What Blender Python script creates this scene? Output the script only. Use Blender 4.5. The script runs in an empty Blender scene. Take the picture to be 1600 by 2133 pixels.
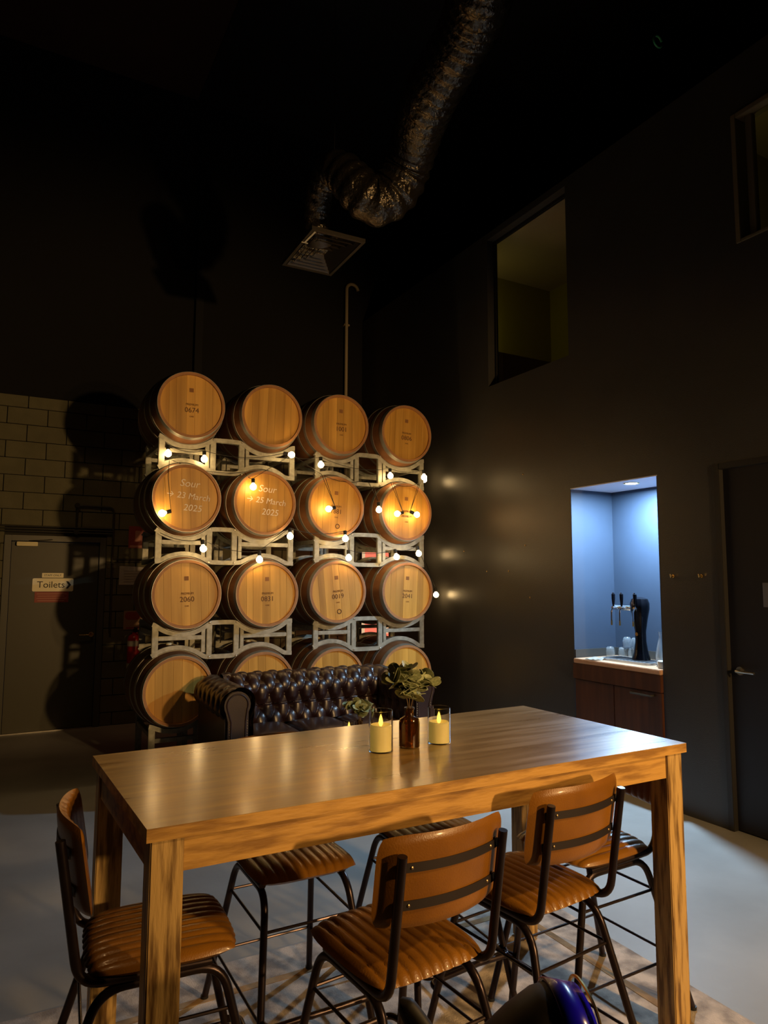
import bpy, bmesh, math, random
from mathutils import Vector, Matrix
random.seed(7)
PI = math.pi
scene = bpy.context.scene
COL = scene.collection

# ------------------------------------------------------------------ camera, world, exposure
cam_d = bpy.data.cameras.new('camera')
cam = bpy.data.objects.new('camera', cam_d); COL.objects.link(cam)
cam_d.sensor_fit = 'VERTICAL'; cam_d.sensor_height = 36.0; cam_d.sensor_width = 27.0
cam_d.lens = 1443.4 / 2133.0 * 36.0
cam_d.clip_start = 0.05; cam_d.clip_end = 100
yaw, pitch, roll = 0.50134, 0.09771, 0.00334
fw = Vector((math.sin(yaw)*math.cos(pitch), math.cos(yaw)*math.cos(pitch), math.sin(pitch)))
r0 = Vector((math.cos(yaw), -math.sin(yaw), 0)); u0 = r0.cross(fw)
rt = math.cos(roll)*r0 + math.sin(roll)*u0; up = -math.sin(roll)*r0 + math.cos(roll)*u0
cam.matrix_world = Matrix(((rt.x, up.x, -fw.x, 0), (rt.y, up.y, -fw.y, 0), (rt.z, up.z, -fw.z, 1.6), (0, 0, 0, 1)))
scene.camera = cam
scene.view_settings.view_transform = 'Standard'
scene.view_settings.look = 'None'
scene.view_settings.gamma = 1.0
scene.view_settings.use_curve_mapping = False
scene.view_settings.exposure = 0.0
w = bpy.data.worlds.new('night'); scene.world = w; w.use_nodes = True
w.node_tree.nodes['Background'].inputs[0].default_value = (0.3, 0.4, 1.0, 1)
w.node_tree.nodes['Background'].inputs[1].default_value = 0.002

def light(name, kind, loc, energy, color, size=0.06, target=None, **k):
    d = bpy.data.lights.new(name, kind); d.energy = energy; d.color = color
    if kind == 'AREA': d.shape = 'DISK'; d.size = size
    else: d.shadow_soft_size = size
    for a, b in k.items(): setattr(d, a, b)
    o = bpy.data.objects.new(name, d); COL.objects.link(o); o.location = loc
    if target is not None:
        o.rotation_euler = (Vector(target)-Vector(loc)).to_track_quat('-Z', 'Y').to_euler()
    return o
WARM = (1.0, 0.60, 0.24)
COOL = (0.48, 0.74, 1.0)
light('lamp_near_table', 'SPOT', (2.6, 0.1, 2.3), 120, WARM, 0.05, target=(1.3, 2.6, 0.9), spot_size=math.radians(118), spot_blend=0.6)
light('lamp_far_hall', 'SPOT', (3.25, -3.0, 2.2), 860, WARM, 0.10, target=(1.75, 6.6, 1.3), spot_size=math.radians(56), spot_blend=0.5)
light('left_floor_warm_fill', 'SPOT', (-0.7, 2.6, 5.6), 110, (1.0, 0.60, 0.26), 0.2, target=(-0.5, 3.4, 0), spot_size=math.radians(56), spot_blend=1.0)  # added warm fill with no visible fixture, takes the blue off the left floor
light('niche_downlight_beam', 'AREA', (4.345, 3.84, 2.352), 105, COOL, 0.09, target=(4.345, 3.84, 0))
light('toilet_wall_fill', 'SPOT', (0.1, 5.9, 4.8), 26, WARM, 0.1, target=(1.25, 8.3, 1.2), spot_size=math.radians(38), spot_blend=0.8)  # weak unseen fill, added to lift the signs on the shaded block wall
light('upstairs_room_lamp', 'POINT', (4.42, 6.02, 4.5), 0.9, (1.0, 0.85, 0.22), 0.1)
light('upstairs_other_room_lamp', 'POINT', (4.5, 3.0, 4.3), 0.6, (1.0, 0.85, 0.22), 0.1)

# ------------------------------------------------------------------ materials
MATS = {}
def mat(name, col, rough=0.5, metal=0.0, col2=None, nscale=6.0, stretch=(1, 1, 1), bump=0.0, bscale=40.0,
        emit=None, estr=0.0, spec=0.5, coat=0.0, trans=0.0, ior=1.45, rand=0.0, detail=6.0, aniso=None, lo=0.35, hi=0.65, rvar=0.0):
    if name in MATS: return MATS[name]
    m = bpy.data.materials.new(name); m.use_nodes = True
    nt = m.node_tree; b = nt.nodes['Principled BSDF']
    b.inputs['Base Color'].default_value = (*col, 1)
    b.inputs['Roughness'].default_value = rough
    b.inputs['Metallic'].default_value = metal
    b.inputs['Specular IOR Level'].default_value = spec
    b.inputs['IOR'].default_value = ior
    b.inputs['Coat Weight'].default_value = coat
    b.inputs['Coat Roughness'].default_value = 0.17 if name == 'table_top_wood' else 0.12
    b.inputs['Transmission Weight'].default_value = trans
    if emit is not None:
        b.inputs['Emission Color'].default_value = (*emit, 1)
        b.inputs['Emission Strength'].default_value = estr
    tc = nt.nodes.new('ShaderNodeTexCoord'); mp = nt.nodes.new('ShaderNodeMapping')
    mp.inputs['Scale'].default_value = stretch
    nt.links.new(tc.outputs['Object'], mp.inputs[0])
    vec = mp.outputs[0]
    if rand or col2 is not None:
        oi = nt.nodes.new('ShaderNodeObjectInfo')
    if col2 is not None:
        ad = nt.nodes.new('ShaderNodeVectorMath'); ad.operation = 'ADD'
        sc = nt.nodes.new('ShaderNodeVectorMath'); sc.operation = 'SCALE'; sc.inputs[3].default_value = 13.0
        cmb = nt.nodes.new('ShaderNodeCombineXYZ')
        for i in range(3): nt.links.new(oi.outputs['Random'], cmb.inputs[i])
        nt.links.new(cmb.outputs[0], sc.inputs[0]); nt.links.new(vec, ad.inputs[0]); nt.links.new(sc.outputs[0], ad.inputs[1])
        vec = ad.outputs[0]
        n = nt.nodes.new('ShaderNodeTexNoise'); n.inputs['Scale'].default_value = nscale; n.inputs['Detail'].default_value = detail
        nt.links.new(vec, n.inputs['Vector'])
        cr = nt.nodes.new('ShaderNodeValToRGB')
        cr.color_ramp.elements[0].position = lo; cr.color_ramp.elements[0].color = (*col, 1)
        cr.color_ramp.elements[1].position = hi; cr.color_ramp.elements[1].color = (*col2, 1)
        nt.links.new(n.outputs['Fac'], cr.inputs[0])
        out = cr.outputs[0]
        if rvar:
            mr = nt.nodes.new('ShaderNodeMapRange'); mr.inputs['To Min'].default_value = max(0.02, rough-rvar); mr.inputs['To Max'].default_value = rough+rvar
            mr.inputs['From Min'].default_value = 0.3; mr.inputs['From Max'].default_value = 0.7
            nt.links.new(n.outputs['Fac'], mr.inputs[0]); nt.links.new(mr.outputs[0], b.inputs['Roughness'])
    else: out = None
    if rand:
        hv = nt.nodes.new('ShaderNodeHueSaturation')
        mr = nt.nodes.new('ShaderNodeMapRange'); mr.inputs['To Min'].default_value = 1-rand; mr.inputs['To Max'].default_value = 1+rand
        nt.links.new(oi.outputs['Random'], mr.inputs[0]); nt.links.new(mr.outputs[0], hv.inputs['Value'])
        if out: nt.links.new(out, hv.inputs['Color'])
        else: hv.inputs['Color'].default_value = (*col, 1)
        out = hv.outputs[0]
    if out: nt.links.new(out, b.inputs['Base Color'])
    if bump:
        n2 = nt.nodes.new('ShaderNodeTexNoise'); n2.inputs['Scale'].default_value = bscale; n2.inputs['Detail'].default_value = 4
        nt.links.new(vec, n2.inputs['Vector'])
        bp = nt.nodes.new('ShaderNodeBump'); bp.inputs['Strength'].default_value = bump; bp.inputs['Distance'].default_value = 0.004
        nt.links.new(n2.outputs['Fac'], bp.inputs['Height']); nt.links.new(bp.outputs[0], b.inputs['Normal'])
    MATS[name] = m
    return m

M_wallR = mat('black_wall_paint', (0.042, 0.040, 0.037), 0.36, col2=(0.050, 0.047, 0.043), nscale=1.5, bump=0.25, bscale=120)
M_niche = mat('blue_grey_niche_paint', (0.030, 0.043, 0.070), 0.6, col2=(0.035, 0.050, 0.080), nscale=2)
M_nicheceil = mat('niche_ceiling_paint', (0.75, 0.72, 0.78), 0.6)
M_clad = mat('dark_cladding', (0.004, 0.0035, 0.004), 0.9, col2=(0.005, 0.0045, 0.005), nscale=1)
M_ceil = mat('dark_ceiling', (0.05, 0.025, 0.016), 0.85, col2=(0.07, 0.035, 0.022), nscale=0.8)
M_black = mat('black_ceiling_insulation', (0.004, 0.004, 0.006), 0.8)
M_block = mat('painted_concrete_block', (0.115, 0.105, 0.055), 0.75, col2=(0.135, 0.122, 0.065), nscale=8, bump=0.5, bscale=90, rand=0.06)
M_mortar = mat('mortar_joint', (0.035, 0.032, 0.024), 0.9)
M_floor = mat('concrete_floor', (0.27, 0.265, 0.25), 0.5, col2=(0.38, 0.375, 0.36), nscale=1.6, bump=0.15, bscale=30, detail=9, lo=0.3, hi=0.7)
M_doorL = mat('olive_door_paint', (0.066, 0.060, 0.034), 0.45)
M_frameL = mat('door_frame_paint', (0.085, 0.080, 0.055), 0.4)
M_doorR = mat('charcoal_door_paint', (0.012, 0.011, 0.013), 0.5)
M_frameR = mat('dark_door_frame', (0.022, 0.020, 0.018), 0.5)
M_trimtan = mat('window_trim_paint', (0.16, 0.13, 0.075), 0.5)
M_olive = mat('olive_plaster', (0.42, 0.36, 0.05), 0.8)
M_browncab = mat('brown_partition', (0.16, 0.08, 0.03), 0.7)
M_steel = mat('brushed_steel', (0.55, 0.52, 0.46), 0.3, 1.0)
M_chrome = mat('chrome', (0.8, 0.8, 0.8), 0.12, 1.0)
M_brass = mat('brass', (0.75, 0.52, 0.2), 0.25, 1.0)
M_galv = mat('galvanised_steel', (0.27, 0.265, 0.21), 0.5, 0.35, col2=(0.40, 0.39, 0.32), nscale=22, bump=0.1, bscale=60)
M_hoop = mat('hoop_steel', (0.34, 0.32, 0.28), 0.38, 0.75, col2=(0.44, 0.42, 0.37), nscale=10)
M_stave = mat('oak_stave', (0.16, 0.062, 0.018), 0.6, col2=(0.25, 0.105, 0.035), nscale=9, stretch=(1, 0.15, 1), bump=0.2, bscale=40)
M_head = mat('oak_head', (0.50, 0.24, 0.030), 0.45, col2=(0.72, 0.38, 0.065), nscale=11, stretch=(1, 1, 0.07), bump=0.08, bscale=60, rand=0.16)
M_rimwood = mat('oak_chime', (0.36, 0.155, 0.05), 0.55, col2=(0.44, 0.20, 0.07), nscale=12)
M_stencil = mat('burnt_stencil', (0.13, 0.055, 0.02), 0.8)
M_chalk = mat('chalk', (0.95, 0.82, 0.66), 0.9)
M_darkmetal = mat('dark_bronze_tube', (0.035, 0.024, 0.026), 0.30, 0.75, col2=(0.05, 0.036, 0.036), nscale=14)
M_band = mat('black_metal_band', (0.035, 0.027, 0.027), 0.5, 0.5)
M_leather = mat('tan_leather', (0.18, 0.070, 0.007), 0.36, col2=(0.27, 0.110, 0.012), nscale=5, bump=0.2, bscale=220, coat=0.15, detail=8)
M_leatherS = mat('tan_leather_seat', (0.17, 0.068, 0.007), 0.33, col2=(0.27, 0.115, 0.012), nscale=5, bump=0.2, bscale=220, coat=0.2, detail=8)
M_sofa = mat('oxblood_leather', (0.018, 0.0075, 0.006), 0.33, col2=(0.030, 0.012, 0.009), nscale=6, bump=0.12, bscale=150, coat=0.12, spec=0.7)
M_stud = mat('sofa_stud', (0.35, 0.24, 0.13), 0.35, 0.9)
M_tabletop = mat('table_top_wood', (0.25, 0.14, 0.042), 0.33, col2=(0.50, 0.32, 0.105), nscale=3.2, stretch=(0.6, 7, 1), bump=0.10, bscale=9, detail=10, coat=0.55, spec=0.8, lo=0.3, hi=0.72, rvar=0.07)
M_tablewood = mat('mango_wood', (0.29, 0.145, 0.032), 0.5, col2=(0.56, 0.315, 0.078), nscale=7.5, stretch=(0.7, 3, 4.5), bump=0.3, bscale=30, detail=15, lo=0.38, hi=0.56)
M_legwood = mat('mango_wood_leg', (0.16, 0.085, 0.025), 0.5, col2=(0.54, 0.35, 0.125), nscale=9, stretch=(6, 6, 0.6), bump=0.45, bscale=30, detail=15, lo=0.38, hi=0.56)
M_rug = mat('faded_rug', (0.24, 0.21, 0.19), 0.95, col2=(0.62, 0.53, 0.45), nscale=9, bump=0.5, bscale=160, detail=10, lo=0.38, hi=0.62)
M_rugline = mat('rug_border', (0.22, 0.13, 0.06), 0.95, col2=(0.38, 0.26, 0.14), nscale=14)
M_glass = mat('clear_glass', (1, 1, 1), 0.02, trans=1.0, ior=1.2)
M_glass2 = mat('thick_clear_glass', (0.95, 0.98, 1), 0.16, trans=0.93, ior=1.5)
M_amber = mat('amber_glass', (0.26, 0.115, 0.022), 0.04, trans=0.95, ior=1.45)
M_wax = mat('ivory_wax', (0.95, 0.80, 0.36), 0.5, emit=(1.0, 0.66, 0.12), estr=0.16)  # slight glow put into the wax itself to lighten it
M_flame = mat('led_flame', (1, 0.6, 0.1), 0.4, emit=(1.0, 0.56, 0.06), estr=3.2)
M_leaf = mat('eucalyptus_leaf', (0.22, 0.25, 0.12), 0.55, col2=(0.40, 0.42, 0.22), nscale=5, rand=0.25)
M_stem = mat('eucalyptus_stem', (0.16, 0.10, 0.05), 0.7)
M_bulb = mat('warm_bulb', (1, 0.8, 0.5), 0.3, emit=(1.0, 0.66, 0.28), estr=44)
M_cable = mat('black_rubber', (0.012, 0.012, 0.012), 0.5)
M_cabwood = mat('redwood_cabinet', (0.050, 0.015, 0.005), 0.5, col2=(0.085, 0.027, 0.009), nscale=4, stretch=(3, 5, 0.4))
M_counter = mat('oak_counter', (0.45, 0.25, 0.14), 0.4, col2=(0.55, 0.32, 0.19), nscale=4, stretch=(4, 0.6, 1))
M_white = mat('white_sign', (0.95, 0.86, 0.55), 0.35)
M_paper = mat('white_paper', (0.5, 0.46, 0.40), 0.7)
M_paperdark = mat('grey_paper', (0.14, 0.14, 0.15), 0.7)
M_red = mat('red_sign', (0.30, 0.05, 0.03), 0.5)
M_redext = mat('extinguisher_red', (0.45, 0.02, 0.015), 0.3)
M_redlight = mat('sign_lettering', (0.50, 0.22, 0.16), 0.6)
M_ink = mat('black_ink', (0.02, 0.016, 0.01), 0.6)
M_pink = mat('backlit_pink_panel', (0.6, 0.2, 0.15), 0.4, emit=(1.0, 0.20, 0.12), estr=1.0)
M_cream = mat('backlit_cream_panel', (0.6, 0.5, 0.4), 0.4, emit=(1.0, 0.66, 0.38), estr=0.75)
M_down = mat('downlight_lens', (1, 1, 1), 0.4, emit=(0.75, 0.9, 1.0), estr=12)
M_duct = mat('black_foil_duct', (0.10, 0.085, 0.065), 0.2, 0.85, bump=0.9, bscale=26)
M_duct.node_tree.nodes['Bump'].inputs['Distance'].default_value = 0.02
M_diff = mat('diffuser_metal', (0.07, 0.06, 0.048), 0.4, 0.5)
M_pipe = mat('painted_pipe', (0.42, 0.34, 0.22), 0.5)
M_pipedark = mat('dark_pipe', (0.03, 0.027, 0.018), 0.5)
M_blacklacquer = mat('black_lacquer', (0.004, 0.004, 0.006), 0.12)
M_tray = mat('drip_tray_steel', (0.45, 0.46, 0.48), 0.3, 0.8)
M_bag = mat('black_bag_leather', (0.018, 0.014, 0.008), 0.55)
M_blue = mat('blue_gloss_strap', (0.008, 0.004, 0.60), 0.25, coat=0.5)
M_olivepiece = mat('olive_lining', (0.16, 0.13, 0.01), 0.6)
M_green = mat('green_plastic', (0.05, 0.32, 0.14), 0.4)
M_strap = mat('white_strap', (0.6, 0.55, 0.4), 0.5)

# ------------------------------------------------------------------ mesh helpers
def link(name, bm, m, parent=None, smooth=False):
    bmesh.ops.recalc_face_normals(bm, faces=bm.faces[:])
    me = bpy.data.meshes.new(name); bm.to_mesh(me); bm.free()
    ms = m if isinstance(m, (list, tuple)) else [m]
    for x in ms: me.materials.append(x)
    if smooth:
        for p in me.polygons: p.use_smooth = True
        if smooth != 'all':
            try: me.set_sharp_from_angle(angle=math.radians(40))
            except Exception: pass
    o = bpy.data.objects.new(name, me); COL.objects.link(o)
    if parent is not None: o.parent = parent
    return o
def again(src, parent=None, loc=None, rot=None, label=None, name=None):
    o = src.copy(); COL.objects.link(o)
    if name: o.name = name
    if parent is not None: o.parent = parent
    if loc is not None: o.location = loc
    if rot is not None: o.rotation_euler = rot
    return o
def thing(name, label, cat, loc=(0, 0, 0), rz=0, group=None):
    o = bpy.data.objects.new(name, None); COL.objects.link(o)
    o.empty_display_size = 0.05
    o.location = loc; o.rotation_euler = (0, 0, rz)
    o['label'] = label; o['category'] = cat
    if group: o['group'] = group
    return o
def tag(o, label, cat, group=None):
    o['label'] = label; o['category'] = cat
    if group: o['group'] = group
    return o
def struct(o): o['kind'] = 'structure'; return o
def dup(root, loc, rz, label):
    r = root.copy(); COL.objects.link(r); r.location = loc; r.rotation_euler = (0, 0, rz); r['label'] = label
    for ch in list(root.children):
        c = ch.copy(); COL.objects.link(c); c.parent = r
        for g in list(ch.children):
            d = g.copy(); COL.objects.link(d); d.parent = c
    return r
B = bmesh.new
def box(bm, x0, x1, y0, y1, z0, z1, bev=0.0, M=None, mi=0):
    vs = [bm.verts.new(v) for v in ((x0,y0,z0),(x1,y0,z0),(x1,y1,z0),(x0,y1,z0),(x0,y0,z1),(x1,y0,z1),(x1,y1,z1),(x0,y1,z1))]
    fs = [bm.faces.new([vs[i] for i in f]) for f in ((0,3,2,1),(4,5,6,7),(0,1,5,4),(1,2,6,5),(2,3,7,6),(3,0,4,7))]
    for f in fs: f.material_index = mi
    if bev:
        es = list({e for f in fs for e in f.edges})
        r = bmesh.ops.bevel(bm, geom=es, offset=bev, segments=2, affect='EDGES', clamp_overlap=True)
        vs = list({v for v in r['verts']} | {v for v in vs if v.is_valid})
    if M is not None:
        for v in vs:
            if v.is_valid: v.co = M @ v.co
    return bm
def frames(pts, closed=False):
    pts = [Vector(p) for p in pts]; n = len(pts); out = []
    T = []
    for i in range(n):
        a = pts[max(i-1, 0)]; b = pts[min(i+1, n-1)]
        if closed: a = pts[(i-1) % n]; b = pts[(i+1) % n]
        T.append((b-a).normalized())
    ref = Vector((0, 0, 1)) if abs(T[0].z) < 0.9 else Vector((1, 0, 0))
    N = (ref - T[0]*ref.dot(T[0])).normalized()
    for i in range(n):
        N = (N - T[i]*N.dot(T[i])).normalized()
        out.append((pts[i], T[i], N, T[i].cross(N)))
    return out
def tube(bm, pts, r, seg=10, cap=True, closed=False, rs=None):
    fr = frames(pts, closed); rings = []
    for k, (p, t, n, b) in enumerate(fr):
        rr = rs[k] if rs else r
        rings.append([bm.verts.new(p + n*rr*math.cos(2*PI*i/seg) + b*rr*math.sin(2*PI*i/seg)) for i in range(seg)])
    m = len(rings)
    for k in range(m if closed else m-1):
        A, C = rings[k], rings[(k+1) % m]
        for i in range(seg): bm.faces.new((A[i], A[(i+1) % seg], C[(i+1) % seg], C[i]))
    if cap and not closed:
        bm.faces.new(rings[0][::-1]); bm.faces.new(rings[-1])
    return bm
def arc(c, r, a0, a1, n, ax=0):
    """arc in plane perpendicular to axis; ax=0: YZ, 1: XZ, 2: XY"""
    out = []
    for i in range(n+1):
        a = a0 + (a1-a0)*i/n; u, v = r*math.cos(a), r*math.sin(a)
        if ax == 0: out.append(Vector((c[0], c[1]+u, c[2]+v)))
        elif ax == 1: out.append(Vector((c[0]+u, c[1], c[2]+v)))
        else: out.append(Vector((c[0]+u, c[1]+v, c[2])))
    return out
def fillet(pts, r, n=6):
    pts = [Vector(p) for p in pts]; out = [pts[0]]
    for i in range(1, len(pts)-1):
        a = (pts[i-1]-pts[i]); b = (pts[i+1]-pts[i])
        rr = min(r, a.length*0.49, b.length*0.49); a.normalize(); b.normalize()
        p0 = pts[i]+a*rr; p1 = pts[i]+b*rr
        for k in range(n+1):
            t = k/n; out.append(p0*(1-t)**2 + pts[i]*2*t*(1-t) + p1*t*t)
    out.append(pts[-1]); return out
def lathe(bm, prof, seg=32, M=None, cap0=True, cap1=True, off=(0, 0, 0)):
    """profile of (r, z) about Z"""
    rings = []; off = Vector(off)
    for r, z in prof:
        ring = []
        for i in range(seg):
            a = 2*PI*i/seg; v = Vector((r*math.cos(a), r*math.sin(a), z))
            if M is not None: v = M @ v
            ring.append(bm.verts.new(v+off))
        rings.append(ring)
    for A, C in zip(rings, rings[1:]):
        for i in range(seg): bm.faces.new((A[i], A[(i+1) % seg], C[(i+1) % seg], C[i]))
    if cap0: bm.faces.new(rings[0][::-1])
    if cap1: bm.faces.new(rings[-1])
    return bm
RY = Matrix.Rotation(-PI/2, 4, 'X')   # z -> +y
def prism(bm, poly, axis, a0, a1):
    """poly of 2D pts extruded along axis (0:x,1:y,2:z)"""
    def P(p, a): return {0: (a, p[0], p[1]), 1: (p[0], a, p[1]), 2: (p[0], p[1], a)}[axis]
    A = [bm.verts.new(P(p, a0)) for p in poly]; C = [bm.verts.new(P(p, a1)) for p in poly]
    n = len(poly)
    bm.faces.new(A); bm.faces.new(C[::-1])
    for i in range(n): bm.faces.new((A[i], A[(i+1) % n], C[(i+1) % n], C[i]))
    return bm
def grid(bm, f, nu, nv, closeu=False):
    V = [[bm.verts.new(f(i/nu, j/nv)) for j in range(nv+1)] for i in range(nu+(0 if closeu else 1))]
    for i in range(nu):
        A = V[i]; C = V[(i+1) % len(V)]
        for j in range(nv): bm.faces.new((A[j], C[j], C[j+1], A[j+1]))
    return V
def rrect(w, h, r, n=5, cx=0, cy=0):
    out = []
    for sx, sy, a in ((1, 1, 0), (-1, 1, PI/2), (-1, -1, PI), (1, -1, 1.5*PI)):
        for k in range(n+1):
            t = a + PI/2*k/n
            out.append((cx+sx*(w/2-r)+r*math.cos(t), cy+sy*(h/2-r)+r*math.sin(t)))
    return out
def text(name, body, size, m, M, parent, ext=0.0006, shear=0.0, align='CENTER'):
    cu = bpy.data.curves.new(name, 'FONT'); cu.body = body; cu.size = size; cu.extrude = ext
    cu.align_x = align; cu.align_y = 'CENTER'; cu.shear = shear; cu.resolution_u = 3
    t = bpy.data.objects.new(name, cu); COL.objects.link(t)
    dg = bpy.context.evaluated_depsgraph_get()
    me = bpy.data.meshes.new_from_object(t.evaluated_get(dg)); bpy.data.objects.remove(t)
    me.transform(M); me.materials.clear(); me.materials.append(m); me.name = name
    o = bpy.data.objects.new(name, me); COL.objects.link(o)
    if parent is not None: o.parent = parent
    return o
def faceMinusY(x, y, z, rot=0.0):     # text upright facing -Y
    return Matrix.Translation((x, y, z)) @ Matrix.Rotation(rot, 4, 'Y') @ Matrix.Rotation(PI/2, 4, 'X')

# ------------------------------------------------------------------ setting
XW = 4.2; YB = 8.3; HC = 7.6; HR = 5.15
def panel_wall(name, m, u0, u1, z0, z1, holes, put):
    """wall slab in (u,z) with rectangular holes; put(u,z,side)->xyz"""
    us = sorted({u0, u1, *[h[0] for h in holes], *[h[1] for h in holes]}); zs = sorted({z0, z1, *[h[2] for h in holes], *[h[3] for h in holes]})
    us = [u for u in us if u0 <= u <= u1]; zs = [z for z in zs if z0 <= z <= z1]
    bm = B(); V = {}
    def v(i, j, s):
        if (i, j, s) not in V: V[(i, j, s)] = bm.verts.new(put(us[i], zs[j], s))
        return V[(i, j, s)]
    def solid(i, j):
        if i < 0 or j < 0 or i >= len(us)-1 or j >= len(zs)-1: return False
        cu, cz = (us[i]+us[i+1])/2, (zs[j]+zs[j+1])/2
        return not any(h[0] < cu < h[1] and h[2] < cz < h[3] for h in holes)
    for i in range(len(us)-1):
        for j in range(len(zs)-1):
            if not solid(i, j): continue
            for s in (0, 1): bm.faces.new((v(i, j, s), v(i+1, j, s), v(i+1, j+1, s), v(i, j+1, s)))
            for di, dj, (a, b) in ((-1, 0, ((i, j), (i, j+1))), (1, 0, ((i+1, j), (i+1, j+1))), (0, -1, ((i, j), (i+1, j))), (0, 1, ((i, j+1), (i+1, j+1)))):
                if not solid(i+di, j+dj):
                    bm.faces.new((v(*a, 0), v(*b, 0), v(*b, 1), v(*a, 1)))
    return struct(link(name, bm, m))

bm = B(); box(bm, -4, 6.2, -5, 9, -0.1, 0); struct(link('floor', bm, M_floor))
bm = B(); box(bm, -4, 1.86, -5, 9, HC, HC+0.1); struct(link('ceiling', bm, M_ceil))
bm = B(); box(bm, 1.86, 6.2, -5, 9, HC-0.02, HC+0.12); struct(link('ceiling', bm, M_black))
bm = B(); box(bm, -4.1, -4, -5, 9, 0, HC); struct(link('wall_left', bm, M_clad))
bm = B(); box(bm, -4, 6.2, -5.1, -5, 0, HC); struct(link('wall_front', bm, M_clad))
bm = B(); box(bm, 6.2, 6.3, -5, 9, 0, HC); struct(link('wall_outer', bm, M_black))
WT = 0.11
holes = [(3.472, 4.368, 0.0, 2.38), (4.35, 5.48, 3.54, 5.082), (1.95, 2.76, 3.845, 4.75), (2.09, 3.005, 0.0, 2.388)]
# the window hole and the niche share no span in z, so both cut cleanly
panel_wall('wall_right', M_wallR, -5, YB, 0, HR, holes, lambda u, z, s: (XW+s*WT, u, z))
# upstairs rooms behind the two openings
bm = B(); box(bm, XW+WT+0.0, 6.2, -5, YB, HR, HR+0.06); struct(link('ceiling', bm, mat('upstairs_ceiling', (0.55, 0.45, 0.33), 0.8)))
bm = B(); box(bm, XW+WT, 6.2, -5, YB, 3.2, 3.26); struct(link('floor', bm, M_browncab))
bm = B(); box(bm, 5.75, 5.85, -5, YB, 3.26, HR); struct(link('wall_upstairs_rear', bm, M_olive))
bm = B(); box(bm, XW+WT, 5.75, 6.25, 6.35, 3.26, HR); box(bm, XW+WT, 5.75, 3.3, 3.4, 3.26, HR); struct(link('wall_upstairs_side', bm, M_olive))
bm = B(); box(bm, 4.45, 5.6, 6.0, 6.24, 3.26, 4.15, 0.01)
tag(link('cupboard', bm, M_browncab), 'dark brown low cupboard seen through the tall upstairs window', 'cupboard')
# windows
wn = struct(bpy.data.objects.new('window_1', None)); COL.objects.link(wn); wn.location = (XW+WT, 4.9, 3.54)
bm = B(); y0, y1, z0, z1 = 4.35-4.9, 5.48-4.9, 0.0, 1.542
for a in ((y0, y0+.03, z0, z1), (y1-.03, y1, z0, z1), (y0+.03, y1-.03, z0, z0+.03), (y0+.03, y1-.03, z1-.03, z1)): box(bm, -0.03, 0.0, a[0], a[1], a[2], a[3])
link('window_frame', bm, M_doorR, wn)
bm = B(); box(bm, -0.018, -0.012, y0+.03, y1-.03, z0+.03, z1-.03); link('window_pane', bm, M_glass, wn)
wn = struct(bpy.data.objects.new('window_2', None)); COL.objects.link(wn); wn.location = (XW, 2.35, 3.845)
bm = B()
y0, y1, z0, z1 = 1.95-2.35, 2.76-2.35, 0.0, 0.905
for a in ((y0, y0+.035, z0, z1), (y1-.035, y1, z0, z1), (y0+.035, y1-.035, z0, z0+.02), (y0+.035, y1-.035, z1-.035, z1)): box(bm, -0.012, WT, a[0], a[1], a[2], a[3], 0.003)
link('window_frame', bm, M_trimtan, wn)
bm = B(); box(bm, 0.05, 0.056, y0+.035, y1-.085, z0+.02, z1-.035); link('window_pane', bm, M_glass, wn)
bm = B(); box(bm, 0.03, 0.075, y1-.125, y1-.075, z0+.02, z1-.035, 0.004); link('window_mullion', bm, M_trimtan, wn)
# niche box
NX = 4.68; NZ = 2.372
bm = B(); box(bm, XW+.0005, NX, 4.36, 4.3678, 0, NZ+.0); box(bm, XW+WT, NX, 4.3678, 4.42, 0, NZ+.05); struct(link('wall_niche_left', bm, M_niche))
bm = B(); box(bm, XW+.0005, NX, 3.4722, 3.48, 0, NZ+.0); box(bm, XW+WT, NX, 3.42, 3.4722, 0, NZ+.05); struct(link('wall_niche_right', bm, M_niche))
bm = B(); box(bm, NX, NX+.06, 3.42, 4.42, 0, NZ+.05); struct(link('wall_niche_back', bm, M_niche))
bm = B(); box(bm, XW+.0005, NX, 3.473, 4.367, NZ, NZ+.0078); box(bm, XW+WT, NX, 3.48, 4.36, NZ+.0078, NZ+.05); struct(link('ceiling_niche', bm, M_nicheceil))
bm = B(); box(bm, XW+.002, NX, 4.348, 4.36, 0.965, 1.03); box(bm, NX-.012, NX, 3.48, 4.348, 0.965, 1.03); struct(link('baseboard_niche', bm, M_wallR))
dl = thing('downlight', 'round recessed white downlight in the ceiling of the tap niche', 'light', (4.345, 3.84, NZ))
bm = B(); lathe(bm, [(0.060, -0.006), (0.060, 0.0), (0.045, 0.0), (0.045, -0.003)], 28, cap0=False, cap1=False); link('trim_ring', bm, M_white, dl)
bm = B(); lathe(bm, [(0.044, -0.006), (0.044, -0.002)], 28); link('lens', bm, M_down, dl)
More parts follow.
